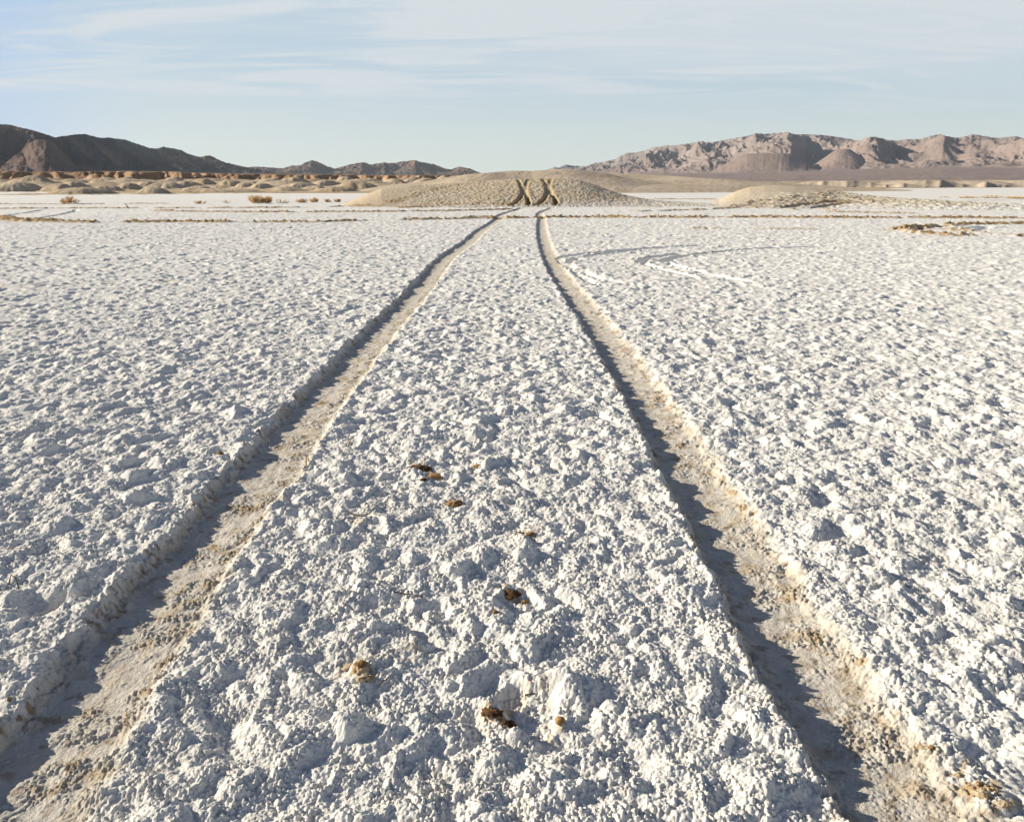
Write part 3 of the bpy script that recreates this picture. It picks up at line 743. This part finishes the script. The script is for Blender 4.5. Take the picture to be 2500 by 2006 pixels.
BAD2_TOP = skyline([(1500, 446), (1700, 446), (1800, 444), (1960, 442), (2100, 441), (2300, 440), (2500, 440), (2900, 440)])
def build_badlands_right():
    A = np.arange(az_of(1560), az_of(2860), .0012 * Q); rr = [188.0]
    while rr[-1] < 560: rr.append(rr[-1] * (1 + .0035 * Q))
    rr = np.array(rr)
    def f(x, y):
        r = np.hypot(x, y); a = np.arctan2(x, y)
        edge = np.interp(a, EDGE_A, EDGE_R); edge = np.maximum(edge + 8, 205)
        g = ridged(a * 30, 0 * a + .3, 3, 71); g2 = perlin(a * 12, 0 * a, 72)
        e2 = edge + 14 + 10 * g2 - 14 * (g - .5)
        wx = x + 3 * fbm(x * .06, y * .06, 3, 73)
        lump = caps(wx, y, 17, 241, .8, .45, .95, 1.1) * .13
        up = np.clip((r - e2) / 14, 0, 1)
        el2 = tan_el(1250, 449.3)
        h1 = -.15 + .1 * fbm(x * .05, y * .05, 3, 74)
        ledge = CAM_H + el2 * r + .25 * perlin(a * 22, 0 * a, 76)
        h = h1 + (ledge - h1) * up ** .8 + lump * up
        up2 = np.clip((r - 330 - 45 * perlin(a * 14, r * .004, 77)) / 40, 0, 1)
        topz = CAM_H + np.interp(a, *BAD2_TOP) * r
        h = h + (topz - h) * up2 + (ridged(x * .03, y * .03, 4, 75) - .5) * 1.6 * np.clip(up2 * 3, 0, 1)
        h = np.minimum(h, topz)
        base = np.broadcast_to(np.array([.50, .415, .315]), x.shape + (3,))
        br = sstep(.0, .5, up2 * 1.5 + .3 * fbm(x * .04, y * .04, 4, 78))
        base = lerp3(base, np.array([.25, .18, .125]), br * .9)
        base = lerp3(base, np.array([.55, .5, .42]), sstep(.22, .32, fbm(x * .02, y * .06, 4, 79)) * br * .8)
        base = lerp3(base, MUD * 1.3, (1 - sstep(edge + 1, edge + 7, r)) * .8)
        return h, base
    X = (rr[:, None] * np.sin(A)).ravel(); Y = (rr[:, None] * np.cos(A)).ravel()
    z, col = threaded(f, X, Y); sh = (len(rr), len(A))
    o = mesh_grid('badlands', X.reshape(sh), Y.reshape(sh), z.reshape(sh), col, mat_bad)
    tag(o, 'thin line of low tan bluffs along the right far shore of the flat', kind='structure')
build_badlands_right()

# ------------------------------------------------------------------ mountains
mat_rock = terrain_material('desert_rock', [(.012, 14), (.05, 5)], var=.16, var_scale=.006)
def mountain(name, sky_pts, rfan, rfoot, rcrest, fan_pts, colfun, seed, na=.0009, spur=None, wave=700., k=.5, jag=1.1, bumps=(), bump_col=(.275, .205, .178), brough=1., detail=30., label='', back=1.35):
    p = np.array(sky_pts, float)
    A = np.arange(az_of(p[0, 0]), az_of(p[-1, 0]), na * Q)
    sa, se = skyline(sky_pts)
    tgt = np.interp(A, sa, se) + jag * .00049 * 1.8 * fbm(A * 190, A * 0 + seed, 5, seed, .65)
    fa, fe = skyline(fan_pts); fan_el = np.interp(A, fa, fe)
    T = np.concatenate([np.linspace(0, .22, 26)[:-1], np.linspace(.22, 1, int(230 / Q))[:-1], np.linspace(1, 1.5, 24)])
    def rr(v): return np.interp(A, az_of(np.array([q[0] for q in v], float)), [q[1] for q in v]) if isinstance(v, (list, tuple)) else np.full(A.shape, float(v))
    r0, r1, r2 = rr(rfan), rr(rfoot), rr(rcrest); r3 = r2 * back
    Tg, Ag = np.meshgrid(T, A, indexing='ij')
    Rg = np.where(Tg < .22, r0 + (r1 - r0) * Tg / .22, np.where(Tg < 1, r1 + (r2 - r1) * (Tg - .22) / .78, r2 + (r3 - r2) * (Tg - 1) / .5))
    X = Rg * np.sin(Ag); Y = Rg * np.cos(Ag)
    u = np.clip((Tg - .22) / .78, 0, 1)
    def f(x, y, u_, a_):
        wx = x + wave * .35 * fbm(x / wave * .8, y / wave * .8, 3, seed + 1); wy = y + wave * .35 * fbm(x / wave * .8 + 9, y / wave * .8, 3, seed + 2)
        n1 = ridged(wx / wave, wy / (wave * 1.9), 5, seed + 3, .52)
        n2 = ridged(wx / wave * 3.1, wy / (wave * 1.5) * 2.4, 4, seed + 4, .55)
        n4 = ridged(wx / wave * 8.5, wy / (wave * 1.3) * 6.5, 4, seed + 6, .6)
        return n1, n2, fbm(x / wave * .6, y / wave * .6, 4, seed + 5), n4
    n1, n2, n3, n4 = threaded(f, X.ravel(), Y.ravel(), u.ravel(), Ag.ravel())
    n1 = n1.reshape(X.shape); n2 = n2.reshape(X.shape); n3 = n3.reshape(X.shape); n4 = n4.reshape(X.shape)
    fade = 4 * u * (1 - u)
    uu = u + (k * (n1 - .45) + .16 * (n2 - .45)) * fade ** .8
    if spur is not None:
        sx = az_of(np.array([q[0] for q in spur], float)); uu = uu + np.interp(Ag, sx, [q[1] for q in spur]) * fade
    uu = np.clip(uu, 0, 1)
    prof = uu ** 1.25
    fanH = CAM_H + np.where(Tg < .22, np.interp(np.clip(Tg, 0, .22), [0, .22], [0, 1]) * fan_el * r1, fan_el * r1)
    fanH = fanH - 3 * (1 - np.clip(Tg / .1, 0, 1))
    crH = CAM_H + tgt * r2
    H = fanH + (crH - fanH) * prof
    H = H + detail * 1.0 * (n4 - .45) * fade ** .4 + detail * 1.5 * (n2 - .45) * fade ** .5 + detail * .5 * (n1 - .45) * fade ** .5
    bm_ = np.zeros(X.shape)
    for (bx, by, bw, bd, br_, flat) in bumps:      # separate foothills: crest pixel, half width px, half depth m, distance
        a0 = float(az_of(bx)); q = np.hypot((Ag - a0) / (bw / F), (Rg - br_) / bd)
        q = q * (1 + .16 * (n1 - .5) + .08 * (n2 - .45) + .07 * (n4 - .45) + .25 * n3); Hb = CAM_H + float(tan_el(bx, by)) * br_
        v = np.minimum(np.clip(1 - q, 0, 1) / (1 - flat), 1) * Hb
        bm_ = np.maximum(bm_, sstep(-5, 12, v + brough * detail * .25 * (n2 + n4 - .9) - H) * (q < 1)); H = np.where(q < 1, np.maximum(H, v + brough * detail * (.25 * (n2 - .45) + .25 * (n4 - .45))), H)
    back_m = Tg > 1
    H = np.where(back_m, crH * (1 - .6 * (Tg - 1)), H)
    el = (H - CAM_H) / Rg
    mx = el.max(0); sc = smooth1(np.where(mx > 1e-5, tgt / np.maximum(mx, 1e-5), 1), 6)
    H = CAM_H + (H - CAM_H) * (1 + (sc - 1)[None] * sstep(.3, .9, u))
    # nothing may stick out above the outline
    H = np.where(Tg > .22, np.minimum(H, CAM_H + tgt[None] * Rg), H)
    H[-1] = -20
    col = colfun(X, Y, u, n1, n2, n3, Ag)
    if len(bumps): col = lerp3(col, np.array(bump_col), bm_ * .8)
    o = mesh_grid(name, X, Y, H, col, mat_rock)
    tag(o, label, kind='structure'); return o

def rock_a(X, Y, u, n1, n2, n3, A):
    c = lerp3(np.broadcast_to(np.array([.085, .058, .052]), X.shape + (3,)), np.array([.030, .031, .042]), sstep(-.25, .2, n3 + .15 * sstep(az_of(150), az_of(250), A)))  # blue-black of the range's shade mixed into the rock colour
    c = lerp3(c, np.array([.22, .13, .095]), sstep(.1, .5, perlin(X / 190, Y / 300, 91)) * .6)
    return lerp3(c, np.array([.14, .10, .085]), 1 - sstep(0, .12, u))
mountain('mountain_range', [(-420, 392), (-240, 380), (-120, 345), (-60, 312), (0, 303), (27, 305), (57, 313), (83, 319), (109, 327), (135, 336), (155, 332), (184, 329), (207, 327), (247, 337.5), (262, 335.5), (305, 341), (339, 352), (359, 360), (382, 363), (400, 358), (423, 362.5), (440, 365), (460, 376), (486, 383), (512, 379), (546, 395), (595, 407), (640, 416), (700, 426), (720, 430)],  # unseen left end kept low so the sun reaches the spur
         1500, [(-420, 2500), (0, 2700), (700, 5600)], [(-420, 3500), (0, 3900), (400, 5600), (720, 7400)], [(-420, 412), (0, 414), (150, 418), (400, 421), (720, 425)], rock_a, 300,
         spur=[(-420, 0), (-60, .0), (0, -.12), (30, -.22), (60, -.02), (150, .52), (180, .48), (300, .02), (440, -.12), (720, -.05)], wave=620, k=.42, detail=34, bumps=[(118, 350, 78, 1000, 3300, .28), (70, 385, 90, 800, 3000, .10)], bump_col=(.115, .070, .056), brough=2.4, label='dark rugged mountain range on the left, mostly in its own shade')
def rock_b(X, Y, u, n1, n2, n3, A):
    c = lerp3(np.broadcast_to(np.array([.15, .10, .08]), X.shape + (3,)), np.array([.10, .078, .07]), sstep(-.2, .25, n3))
    return lerp3(c, np.array([.20, .125, .09]), sstep(.1, .5, perlin(X / 260, Y / 260, 92)) * .7)
mountain('mountain_range', [(470, 416), (560, 410), (600, 408), (629, 407), (657, 408.6), (689, 411), (712, 404.5), (732, 403.7), (748, 396), (761, 391), (773, 393.6), (786, 400), (798, 405.7), (818, 411.4), (836, 406.5), (867, 398.5), (890, 396), (905, 402), (933, 397), (965, 398), (977, 395), (1000, 392.5), (1011, 391), (1031, 396), (1060, 401), (1086, 411.4), (1100, 413.7), (1120, 407), (1146, 411.4), (1169, 421), (1200, 430), (1240, 436)],
         4500, 7600, 8600, [(470, 428), (800, 428), (1240, 430)], rock_b, 400, spur=[(470, 0), (700, .1), (740, .25), (765, .3), (790, -.15), (840, .0), (885, .35), (905, -.1), (940, .15), (960, -.1), (1015, .3), (1060, -.1), (1090, -.1), (1120, .3), (1240, 0)], wave=620, k=.34, detail=22, label='low jagged brown hills between the left range and the clay ridge')
def rock_far(X, Y, u, n1, n2, n3, A): return np.broadcast_to(np.array([.10, .10, .12]), X.shape + (3,))
mountain('mountain_range', [(1348, 414), (1364, 410), (1374, 405), (1382, 402), (1392, 403.5), (1402, 405.5), (1410, 404.5), (1419, 407), (1431, 406), (1454, 397.5), (1470, 399), (1500, 402), (1540, 412)],
         9000, 10600, 11500, [(1348, 430), (1540, 430)], rock_far, 450, wave=600, k=.3, detail=20, jag=.6, label='tiny far blue peaks just left of the right-hand range')
def rock_c(X, Y, u, n1, n2, n3, A):
    grey = np.array([.27, .225, .21]); red = np.array([.255, .198, .178]); pale = np.array([.36, .31, .28])
    w = sstep(az_of(1750), az_of(2150), A) * .6 + (1 - sstep(.25, .6, u)) * .7
    c = lerp3(np.broadcast_to(grey, X.shape + (3,)), red, np.clip(w + .5 * n3, 0, 1))
    c = lerp3(c, pale, sstep(.05, .45, fbm(X / 420, Y / 420, 4, 93)) * .7 * (1 - sstep(az_of(2000), az_of(2300), A) * .7))
    return lerp3(c, np.array([.28, .22, .20]), 1 - sstep(0, .14, u))
mountain('mountain_range', [(1330, 416), (1344, 412), (1354, 407.5), (1367, 411), (1400, 409.5), (1431, 405), (1454, 399), (1465, 396.5), (1503, 388.7), (1514, 380.7), (1531, 374), (1560, 371.5), (1589, 362), (1623, 355), (1646, 355), (1690, 349), (1712, 344.7), (1737, 348.6), (1774, 341), (1793, 337.5), (1822, 332), (1848, 325), (1867, 327.5), (1895, 325), (1923, 322.7), (1941, 328), (1960, 327.5), (2008, 330), (2034, 332.7), (2071, 338.6), (2101, 344), (2115, 335.7), (2134, 333.8), (2182, 344), (2219, 340), (2249, 340), (2271, 332), (2294, 328), (2323, 335), (2342, 336.4), (2375, 328), (2405, 332.7), (2435, 337.5), (2479, 332.7), (2500, 337.5), (2620, 340), (2800, 352), (2950, 350)],
         1600, [(1330, 8200), (1700, 7000), (2500, 6000)], [(1330, 9300), (1700, 8700), (2500, 7900)], [(1330, 427), (1700, 423), (1850, 420), (2100, 414), (2300, 408), (2500, 410), (2950, 415)], rock_c, 500,
         spur=[(1330, 0), (1500, .1), (1650, .05), (1760, .15), (1850, .1), (1925, .35), (1960, -.15), (2040, -.2), (2110, .35), (2135, .3), (2180, -.2), (2230, -.1), (2290, .2), (2330, .0), (2500, .15), (2950, 0)],
         bumps=[(1870, 376, 165, 800, 6700, .30), (2050, 366, 110, 620, 6900, .14)], wave=720, k=.37, detail=23,
         label='long reddish brown mountain range on the right, lit by low sun')

# ------------------------------------------------------------------ small things
def plain_mat(name, col, col2, scale=30, bump=.004, rough=.9):
    m = bpy.data.materials.new(name); m.use_nodes = True; t = m.node_tree; b = t.nodes['Principled BSDF']
    b.inputs['Roughness'].default_value = rough; b.inputs['Specular IOR Level'].default_value = .15
    tc = N(t, 'ShaderNodeTexCoord'); n = N(t, 'ShaderNodeTexNoise'); L(t, tc.outputs['Object'], n.inputs['Vector']); setin(n, {'Scale': scale, 'Detail': 5, 'Roughness': .65})
    L(t, mix_col(t, map_range(t, n.outputs[0], .35, .65), tuple(col), tuple(col2)), b.inputs['Base Color'])
    bp = N(t, 'ShaderNodeBump'); bp.inputs['Distance'].default_value = bump; L(t, n.outputs[0], bp.inputs['Height']); L(t, bp.outputs[0], b.inputs['Normal'])
    return m
mat_mud = plain_mat('dark_mud', (.17, .09, .04), (.07, .038, .018), 60, .004)
mat_ochre = plain_mat('ochre_clay', (.40, .25, .115), (.20, .115, .05), 60, .003)
mat_tan = plain_mat('tan_clay', (.50, .41, .28), (.34, .25, .15), 50, .003)
mat_straw = plain_mat('dry_straw', (.55, .38, .16), (.42, .26, .09), 90, .0005, .7)
mat_bark = plain_mat('grey_twig', (.12, .085, .06), (.05, .035, .025), 120, .0006)
mat_brush_stem = plain_mat('brush_stem', (.20, .12, .055), (.10, .06, .03), 20, .001)
mat_brush = plain_mat('brush_twigs', (.80, .55, .27), (.60, .38, .17), 6, .0005)
mat_brush_pale = plain_mat('pale_brush_twigs', (.70, .55, .30), (.55, .38, .18), 6, .0005)

def ico(n):
    import bmesh
    bm = bmesh.new(); bmesh.ops.create_icosphere(bm, subdivisions=n, radius=1); bm.verts.ensure_lookup_table()
    v = np.array([p.co[:] for p in bm.verts]); f = np.array([[q.index for q in p.verts] for p in bm.faces]); bm.free(); return v, f
ICO_V, ICO_F = ico(4)
def rock_verts(seed, sx, sy, sz, rough=.35, bend=0.0):
    v = ICO_V.copy(); rs = np.random.RandomState(seed); o = rs.rand(3) * 50
    n = fbm(v[:, 0] * 1.3 + o[0] + v[:, 2], v[:, 1] * 1.3 + o[1] - v[:, 2] * .7, 3, seed) + .5 * fbm(v[:, 0] * 4 + o[2], v[:, 1] * 4 + v[:, 2] * 4, 3, seed + 1) + .3 * perlin(v[:, 0] * 9, v[:, 2] * 9 + v[:, 1] * 9, seed + 2)
    v = v * (1 + rough * n)[:, None]
    # broken facets
    for i in range(7):
        d = rs.randn(3); d /= np.linalg.norm(d); h = v @ d; lim = .72 + .18 * rs.rand(); v = v - np.outer(np.clip(h - lim, 0, None) * .85, d)
    v[:, 2] += bend * v[:, 0] ** 2
    return v * np.array([sx, sy, sz])
def px_size(px0, px1, py):
    x0, y0 = on_plane(px0, py); x1, y1 = on_plane(px1, py); return float((x0 + x1) / 2), float(y0), float(x1 - x0)
def clod(name, x0, x1, ybase, hgt_px, mat, label, cat, seed, rot=0., depth=.7, rough=.4, sink=.25, bend=0., group=None):
    cx, cy, w = px_size(x0, x1, ybase); h = hgt_px / (x1 - x0) * w
    gz = ground_z(cx, cy)
    v = rock_verts(seed, w / 2, w / 2 * depth, h * .42, rough * 1.7 if cat == 'clod' else rough, bend)
    if cat == 'clod':      # crumbly, broken outline
        k = v / (w / 2); v = v * (1 + .22 * perlin(k[:, 0] * 3.1 + seed, k[:, 1] * 3.1 + k[:, 2] * 5, seed + 9) + .10 * perlin(k[:, 0] * 8, k[:, 1] * 8 + k[:, 2] * 11, seed + 10))[:, None]
    o = raw_mesh(name, v, ICO_F, mat, smooth=True)
    o.location = (cx, cy, gz + h * .62 * (1 - sink * 2) * .6); o.rotation_euler = (0, 0, rot); tag(o, label, cat, group); return o
clod('mud_clod', 991, 1053, 1155, 24, mat_mud, 'dark peaked mud clod, largest of the upper brown pieces between the wheel tracks', 'clod', 1, .1)
clod('mud_clod', 1040, 1082, 1170, 11, mat_ochre, 'flat ochre mud flake just right of and below the dark peaked clod', 'clod', 2, -.35)
clod('mud_clod', 1154, 1182, 1153, 8, mat_ochre, 'small thin brown flake lying alone level with the dark peaked clod', 'clod', 3, 0, rough=.3)
clod('mud_clod', 1025, 1044, 1185, 8, mat_mud, 'tiny dark clod in a shadow below the dark peaked clod', 'clod', 4, .5)
clod('mud_clod', 1087, 1131, 1238, 18, mat_ochre, 'orange brown oblong clay clod in the middle strip below the two upper clods', 'clod', 5, 0, rough=.3)
clod('mud_clod', 1257, 1284, 1304, 7, mat_mud, 'dark end of a thin lifted crust flake right of centre', 'clod', 6, -.25, rough=.3)
clod('mud_clod', 1282, 1304, 1311, 9, mat_ochre, 'ochre crumb at the right end of the thin lifted flake', 'clod', 7, 0)
clod('mud_clod', 1224, 1274, 1456, 20, mat_mud, 'dark lump standing for the dark inside of a hollow near the centre of the strip', 'clod', 8, -.2, rough=.55)  # lump added to show a dark hole, its shade put into the colour
clod('mud_clod', 1272, 1290, 1468, 15, mat_ochre, 'small ochre crumb on the right rim of the hollow with the sunken dark lump', 'clod', 9)
clod('mud_clod', 1203, 1217, 1514, 13, mat_ochre, 'small orange crumb below the hollow with the sunken dark lump', 'clod', 10)
clod('mud_clod', 1171, 1222, 1755, 16, mat_mud, 'dark red brown mud slab, left half of the broken pair near the bottom', 'clod', 11, -.35, rough=.5)
clod('mud_clod', 1212, 1268, 1768, 24, mat_mud, 'dark red brown mud slab, right half of the broken pair near the bottom', 'clod', 12, -.1, rough=.5)
clod('mud_clod', 1224, 1240, 1778, 12, mat_mud, 'small dark crumb just below the broken mud slabs', 'clod', 13)
clod('pebble', 1354, 1380, 1778, 26, mat_ochre, 'round brown pebble standing on the crust right of the dark mud slabs', 'pebble', 14, rough=.14, depth=.95, sink=.12)
clod('mud_clod', 838, 872, 1640, 9, mat_tan, 'tan crumb at the upper left of the stained patch near the bottom', 'clod', 15)
clod('mud_clod', 868, 897, 1655, 12, mat_ochre, 'ochre clod in the middle of the stained patch near the bottom', 'clod', 16, .5)
clod('mud_clod', 872, 912, 1680, 10, mat_tan, 'tan clod at the lower end of the stained patch near the bottom', 'clod', 17, .2)
clod('mud_clod', 2328, 2348, 1905, 16, mat_tan, 'upright tan clod on the right bank of the right wheel track near the corner', 'clod', 18)
clod('mud_clod', 2374, 2414, 1962, 17, mat_tan, 'large tan clod on the bank at the bottom right', 'clod', 19, -.5)
clod('mud_clod', 2432, 2464, 1992, 14, mat_tan, 'low tan clod outermost at the bottom right corner', 'clod', 20, -.3)
clod('mud_clod', 2262, 2280, 1842, 13, mat_ochre, 'small ochre crumb on the right bank above the bottom right clods', 'clod', 21)
clod('pebble', 21, 33, 1722, 18, mat_ochre, 'small orange pebble at the left edge of the left wheel track', 'pebble', 22, rough=.2, depth=.9)
clod('mud_clod', 1998, 2014, 1434, 12, mat_ochre, 'small ochre crumb on the right bank of the right wheel track', 'clod', 23)
clod('mud_clod', 530, 548, 1118, 14, mat_ochre, 'orange crumb on the outer edge of the left wheel track', 'clod', 24)

def tube(pts, radii, sides=5):
    P = np.array(pts, float); n = len(P); T = np.gradient(P, axis=0); T /= np.linalg.norm(T, axis=1)[:, None] + 1e-9
    up = np.array([0, 0, 1.]); S = np.cross(T, up); bad = np.linalg.norm(S, axis=1) < .05; S[bad] = (1, 0, 0); S /= np.linalg.norm(S, axis=1)[:, None]; U = np.cross(S, T)
    th = np.linspace(0, 2 * np.pi, sides, endpoint=False)
    V = P[:, None] + (S[:, None] * np.cos(th)[None, :, None] + U[:, None] * np.sin(th)[None, :, None]) * np.array(radii)[:, None, None]
    idx = np.arange(n * sides).reshape(n, sides); nx = np.roll(idx, -1, 1)
    f = np.stack([idx[:-1], nx[:-1], nx[1:], idx[1:]], -1).reshape(-1, 4)
    return V.reshape(-1, 3), f
def join(parts):
    vs_, fs, k = [], [], 0
    for v, f in parts: vs_.append(v); fs.append(f + k); k += len(v)
    return np.concatenate(vs_), np.concatenate(fs)
def stalk(name, px, lift, rad, mat, label, cat, seed, fork=None):
    rs = np.random.RandomState(seed); W = [on_plane(a, b) for a, b in px]
    x0, y0 = float(W[0][0]), float(W[0][1]); z0 = ground_z(x0, y0)
    pts = [(float(x) - x0, float(y) - y0, l) for (x, y), l in zip(W, lift)]
    n = 9; t = np.linspace(0, 1, len(pts)); tt = np.linspace(0, 1, n)
    P = np.stack([np.interp(tt, t, [p[i] for p in pts]) for i in range(3)], 1); P += rs.randn(n, 3) * rad * .5
    parts = [tube(P, np.linspace(rad, rad * .5, n))]
    if fork is not None:
        k = n // 2; d = np.array(fork); parts.append(tube([P[k] + d * s for s in (0, .5, 1)], [rad * .6, rad * .5, rad * .3]))
    v, f = join(parts); o = raw_mesh(name, v, f, mat); o.location = (x0, y0, z0); tag(o, label, cat); return o
stalk('straw', [(18, 1372), (78, 1370)], (.022, .02), .0014, mat_straw, 'yellow straw lying flat on the crust at the left edge', 'straw', 1)
stalk('twig', [(28, 1462), (36, 1452), (48, 1455), (54, 1474)], (.02, .035, .034, .012), .0022, mat_bark, 'curled dark twig arching over a salt knob at the left edge', 'twig', 2)
stalk('straw', [(850, 1104), (861, 1088)], (.02, .035), .0035, mat_straw, 'short orange straw standing on the crust right of the left track', 'straw', 3)
stalk('straw', [(746, 1150), (751, 1136), (757, 1142)], (.012, .03, .02), .004, mat_straw, 'bent orange brown stalk on the inner lip of the left track', 'straw', 4)
stalk('twig', [(962, 1468), (998, 1470), (1033, 1474)], (.02, .018, .015), .0022, mat_bark, 'thin dark twig lying flat left of the centre hollow', 'twig', 5)
stalk('twig', [(849, 1270), (870, 1280), (895, 1280), (912, 1266)], (.016, .014, .014, .018), .0030, mat_bark, 'dark curved sliver of crust standing up left of centre', 'twig', 6)
stalk('straw', [(312, 1774), (314, 1760)], (.01, .03), .0020, mat_straw, 'short orange straw upright on the inner bank of the left track', 'straw', 7)
stalk('twig', [(879, 1703), (896, 1699), (910, 1694)], (.02, .022, .02), .0020, mat_bark, 'dark flat edge left below the stained patch', 'twig', 8)  # thin tube drawn for a dark edge in the crust
stalk('twig', [(926, 1698), (940, 1691), (952, 1683)], (.02, .022, .024), .0020, mat_bark, 'dark flat edge right below the stained patch', 'twig', 9)  # second dark edge of the crust, also drawn as a tube
stalk('twig', [(1280, 1694), (1310, 1693), (1342, 1699)], (.008, .009, .008), .0022, mat_bark, 'dark thin strip along the far rim of the trampled hollow', 'twig', 10)  # tube drawn for a dark strip on the rim
# the stick leaning out of the flat on the left, far away
def far_stick():
    x, y = on_plane(316, 510); x, y = float(x), float(y); z0 = ground_z(x, y); s = y / F
    P = [(0, 0, -.05), (-4 * s, 0, 5.2 * s), (-8 * s, .05, 9.5 * s), (-11 * s, 0, 13 * s)]
    v, f = join([tube(P, [.022, .02, .016, .010]), tube([P[2], (-5.5 * s, .02, 12 * s)], [.010, .006])])
    o = raw_mesh('stick', v, f, mat_bark); o.location = (x, y, z0); tag(o, 'thin dark stick leaning left out of the white flat, far off', 'stick')
far_stick()

# dry bushes
def bush(px0, px1, pbase, ptop, label, seed, mat=None, density=1.0, skew=0., group='dry bushes in a row on the salt flat'):
    mat = mat or mat_brush; rs = np.random.RandomState(seed)
    x0, y0 = on_plane(px0, pbase); x1, _ = on_plane(px1, pbase); x0, x1, y0 = float(x0), float(x1), float(y0)
    w = (x1 - x0) / 2; h = (pbase - ptop) / F * y0 * 1.0; cx = (x0 + x1) / 2
    e = bpy.data.objects.new('dry_bush', None); C.objects.link(e); e.location = (cx, y0, ground_z(cx, y0) - .01); tag(e, label, 'bush', group)
    stems, twigs = [], []
    nst = int(19 * density * max(1, w / .5))
    for i in range(nst):
        th = rs.rand() * 2 * math.pi; q = rs.rand() ** .5; bx = (rs.rand() - .5) * w * 1.1; by = (rs.rand() - .5) * w * .7
        tip = np.array([np.clip(bx + math.cos(th) * q * w * .75, -w, w), by + math.sin(th) * q * w * .7, h * (1 - .62 * (abs(bx + math.cos(th) * q * w * .6) / w) ** 2) * (.7 + .35 * rs.rand())])
        base = np.array([bx * .7, by * .7, 0]); mid = (base + tip) / 2 + np.array([math.cos(th) * .06 * w, math.sin(th) * .06 * w, -.08 * h])
        stems.append(tube([base, mid, tip], [.008, .006, .003], 3))
        for j in range(int(30 * density)):
            t = .2 + .8 * rs.rand(); p = base * (1 - t) ** 2 + 2 * mid * t * (1 - t) + tip * t * t
            d = rs.randn(3) * np.array([1, 1, .7]) + np.array([math.cos(th) * .9, math.sin(th) * .6, 1.1]); d /= np.linalg.norm(d)
            ln = h * (.18 + .34 * rs.rand()); end = p + d * ln; end[2] = min(max(end[2], .01), h * 1.15)
            m = (p + end) / 2 + rs.randn(3) * ln * .12
            twigs.append(tube([p, m, end], [.0065, .0055, .003], 3))
    v, f = join(stems); raw_mesh('stems', v, f, mat_brush_stem, parent=e)
    v, f = join(twigs); raw_mesh('twigs', v, f, mat, parent=e)
bush(149, 189, 499, 482.5, 'round tan dry bush standing alone far left on the flat', 1)
bush(474, 509, 498, 491, 'low reddish dry bush left of the big bush clump', 2, density=.9)
bush(541, 576, 497, 489, 'thin pale grass tuft just left of the big bush clump', 3, mat_brush_pale, .35)
bush(604, 650, 497, 479, 'tall golden dry bush at the left end of the big clump', 4, density=1.25)
bush(638, 676, 497, 482, 'dark brown dry bush in the middle of the big clump', 5, density=1.2)
bush(668, 703, 497, 486, 'sparse dry bush at the right end of the big clump', 6, mat_brush_pale, .5)
bush(722, 755, 495.5, 486, 'low dry bush right of the big clump, left of a touching pair', 7)
bush(756, 780, 494.5, 484.5, 'low golden dry bush, right one of the touching pair', 8)
bush(787, 810, 494, 487.5, 'small orange dry bush between the touching pair and the last bush', 9)
bush(814, 837, 494, 486.5, 'rightmost small dry bush beside the foot of the mound', 10)
bush(2290, 2324, 482.5, 480, 'low flat brown scrub strip alone on the far right flat', 11, group='low scrub strips on the far right flat', density=.9)
bush(2334, 2400, 483.5, 479.5, 'low flat brown scrub strip, left half of the long one far right', 12, group='low scrub strips on the far right flat', density=.9)
bush(2396, 2450, 484, 477, 'pale scrub with taller grass in the middle of the long far right strip', 13, mat_brush_pale, .6, group='low scrub strips on the far right flat')
bush(2446, 2520, 485, 479.5, 'brown scrub strip running out of the picture on the far right', 14, group='low scrub strips on the far right flat', density=.9)

# ------------------------------------------------------------------ air
HAZE = 2.1e-5
def haze():
    import bmesh
    bm = bmesh.new(); bmesh.ops.create_cube(bm, size=1)
    me = bpy.data.meshes.new('haze'); bm.to_mesh(me); bm.free(); o = bpy.data.objects.new('haze', me); C.objects.link(o)
    o.scale = (26000, 26000, 640); o.location = (0, 0, 320 - 28)
    m = bpy.data.materials.new('haze'); m.use_nodes = True; t = m.node_tree; t.nodes.remove(t.nodes['Principled BSDF'])
    v = N(t, 'ShaderNodeVolumePrincipled'); v.inputs['Color'].default_value = (.76, .87, 1, 1); v.inputs['Density'].default_value = HAZE; v.inputs['Anisotropy'].default_value = .2
    L(t, v.outputs[0], t.nodes['Material Output'].inputs['Volume']); me.materials.append(m)
    tag(o, kind='stuff'); o['label'] = 'thin pale blue haze over the far mountains'
if HAZE > 0: haze()
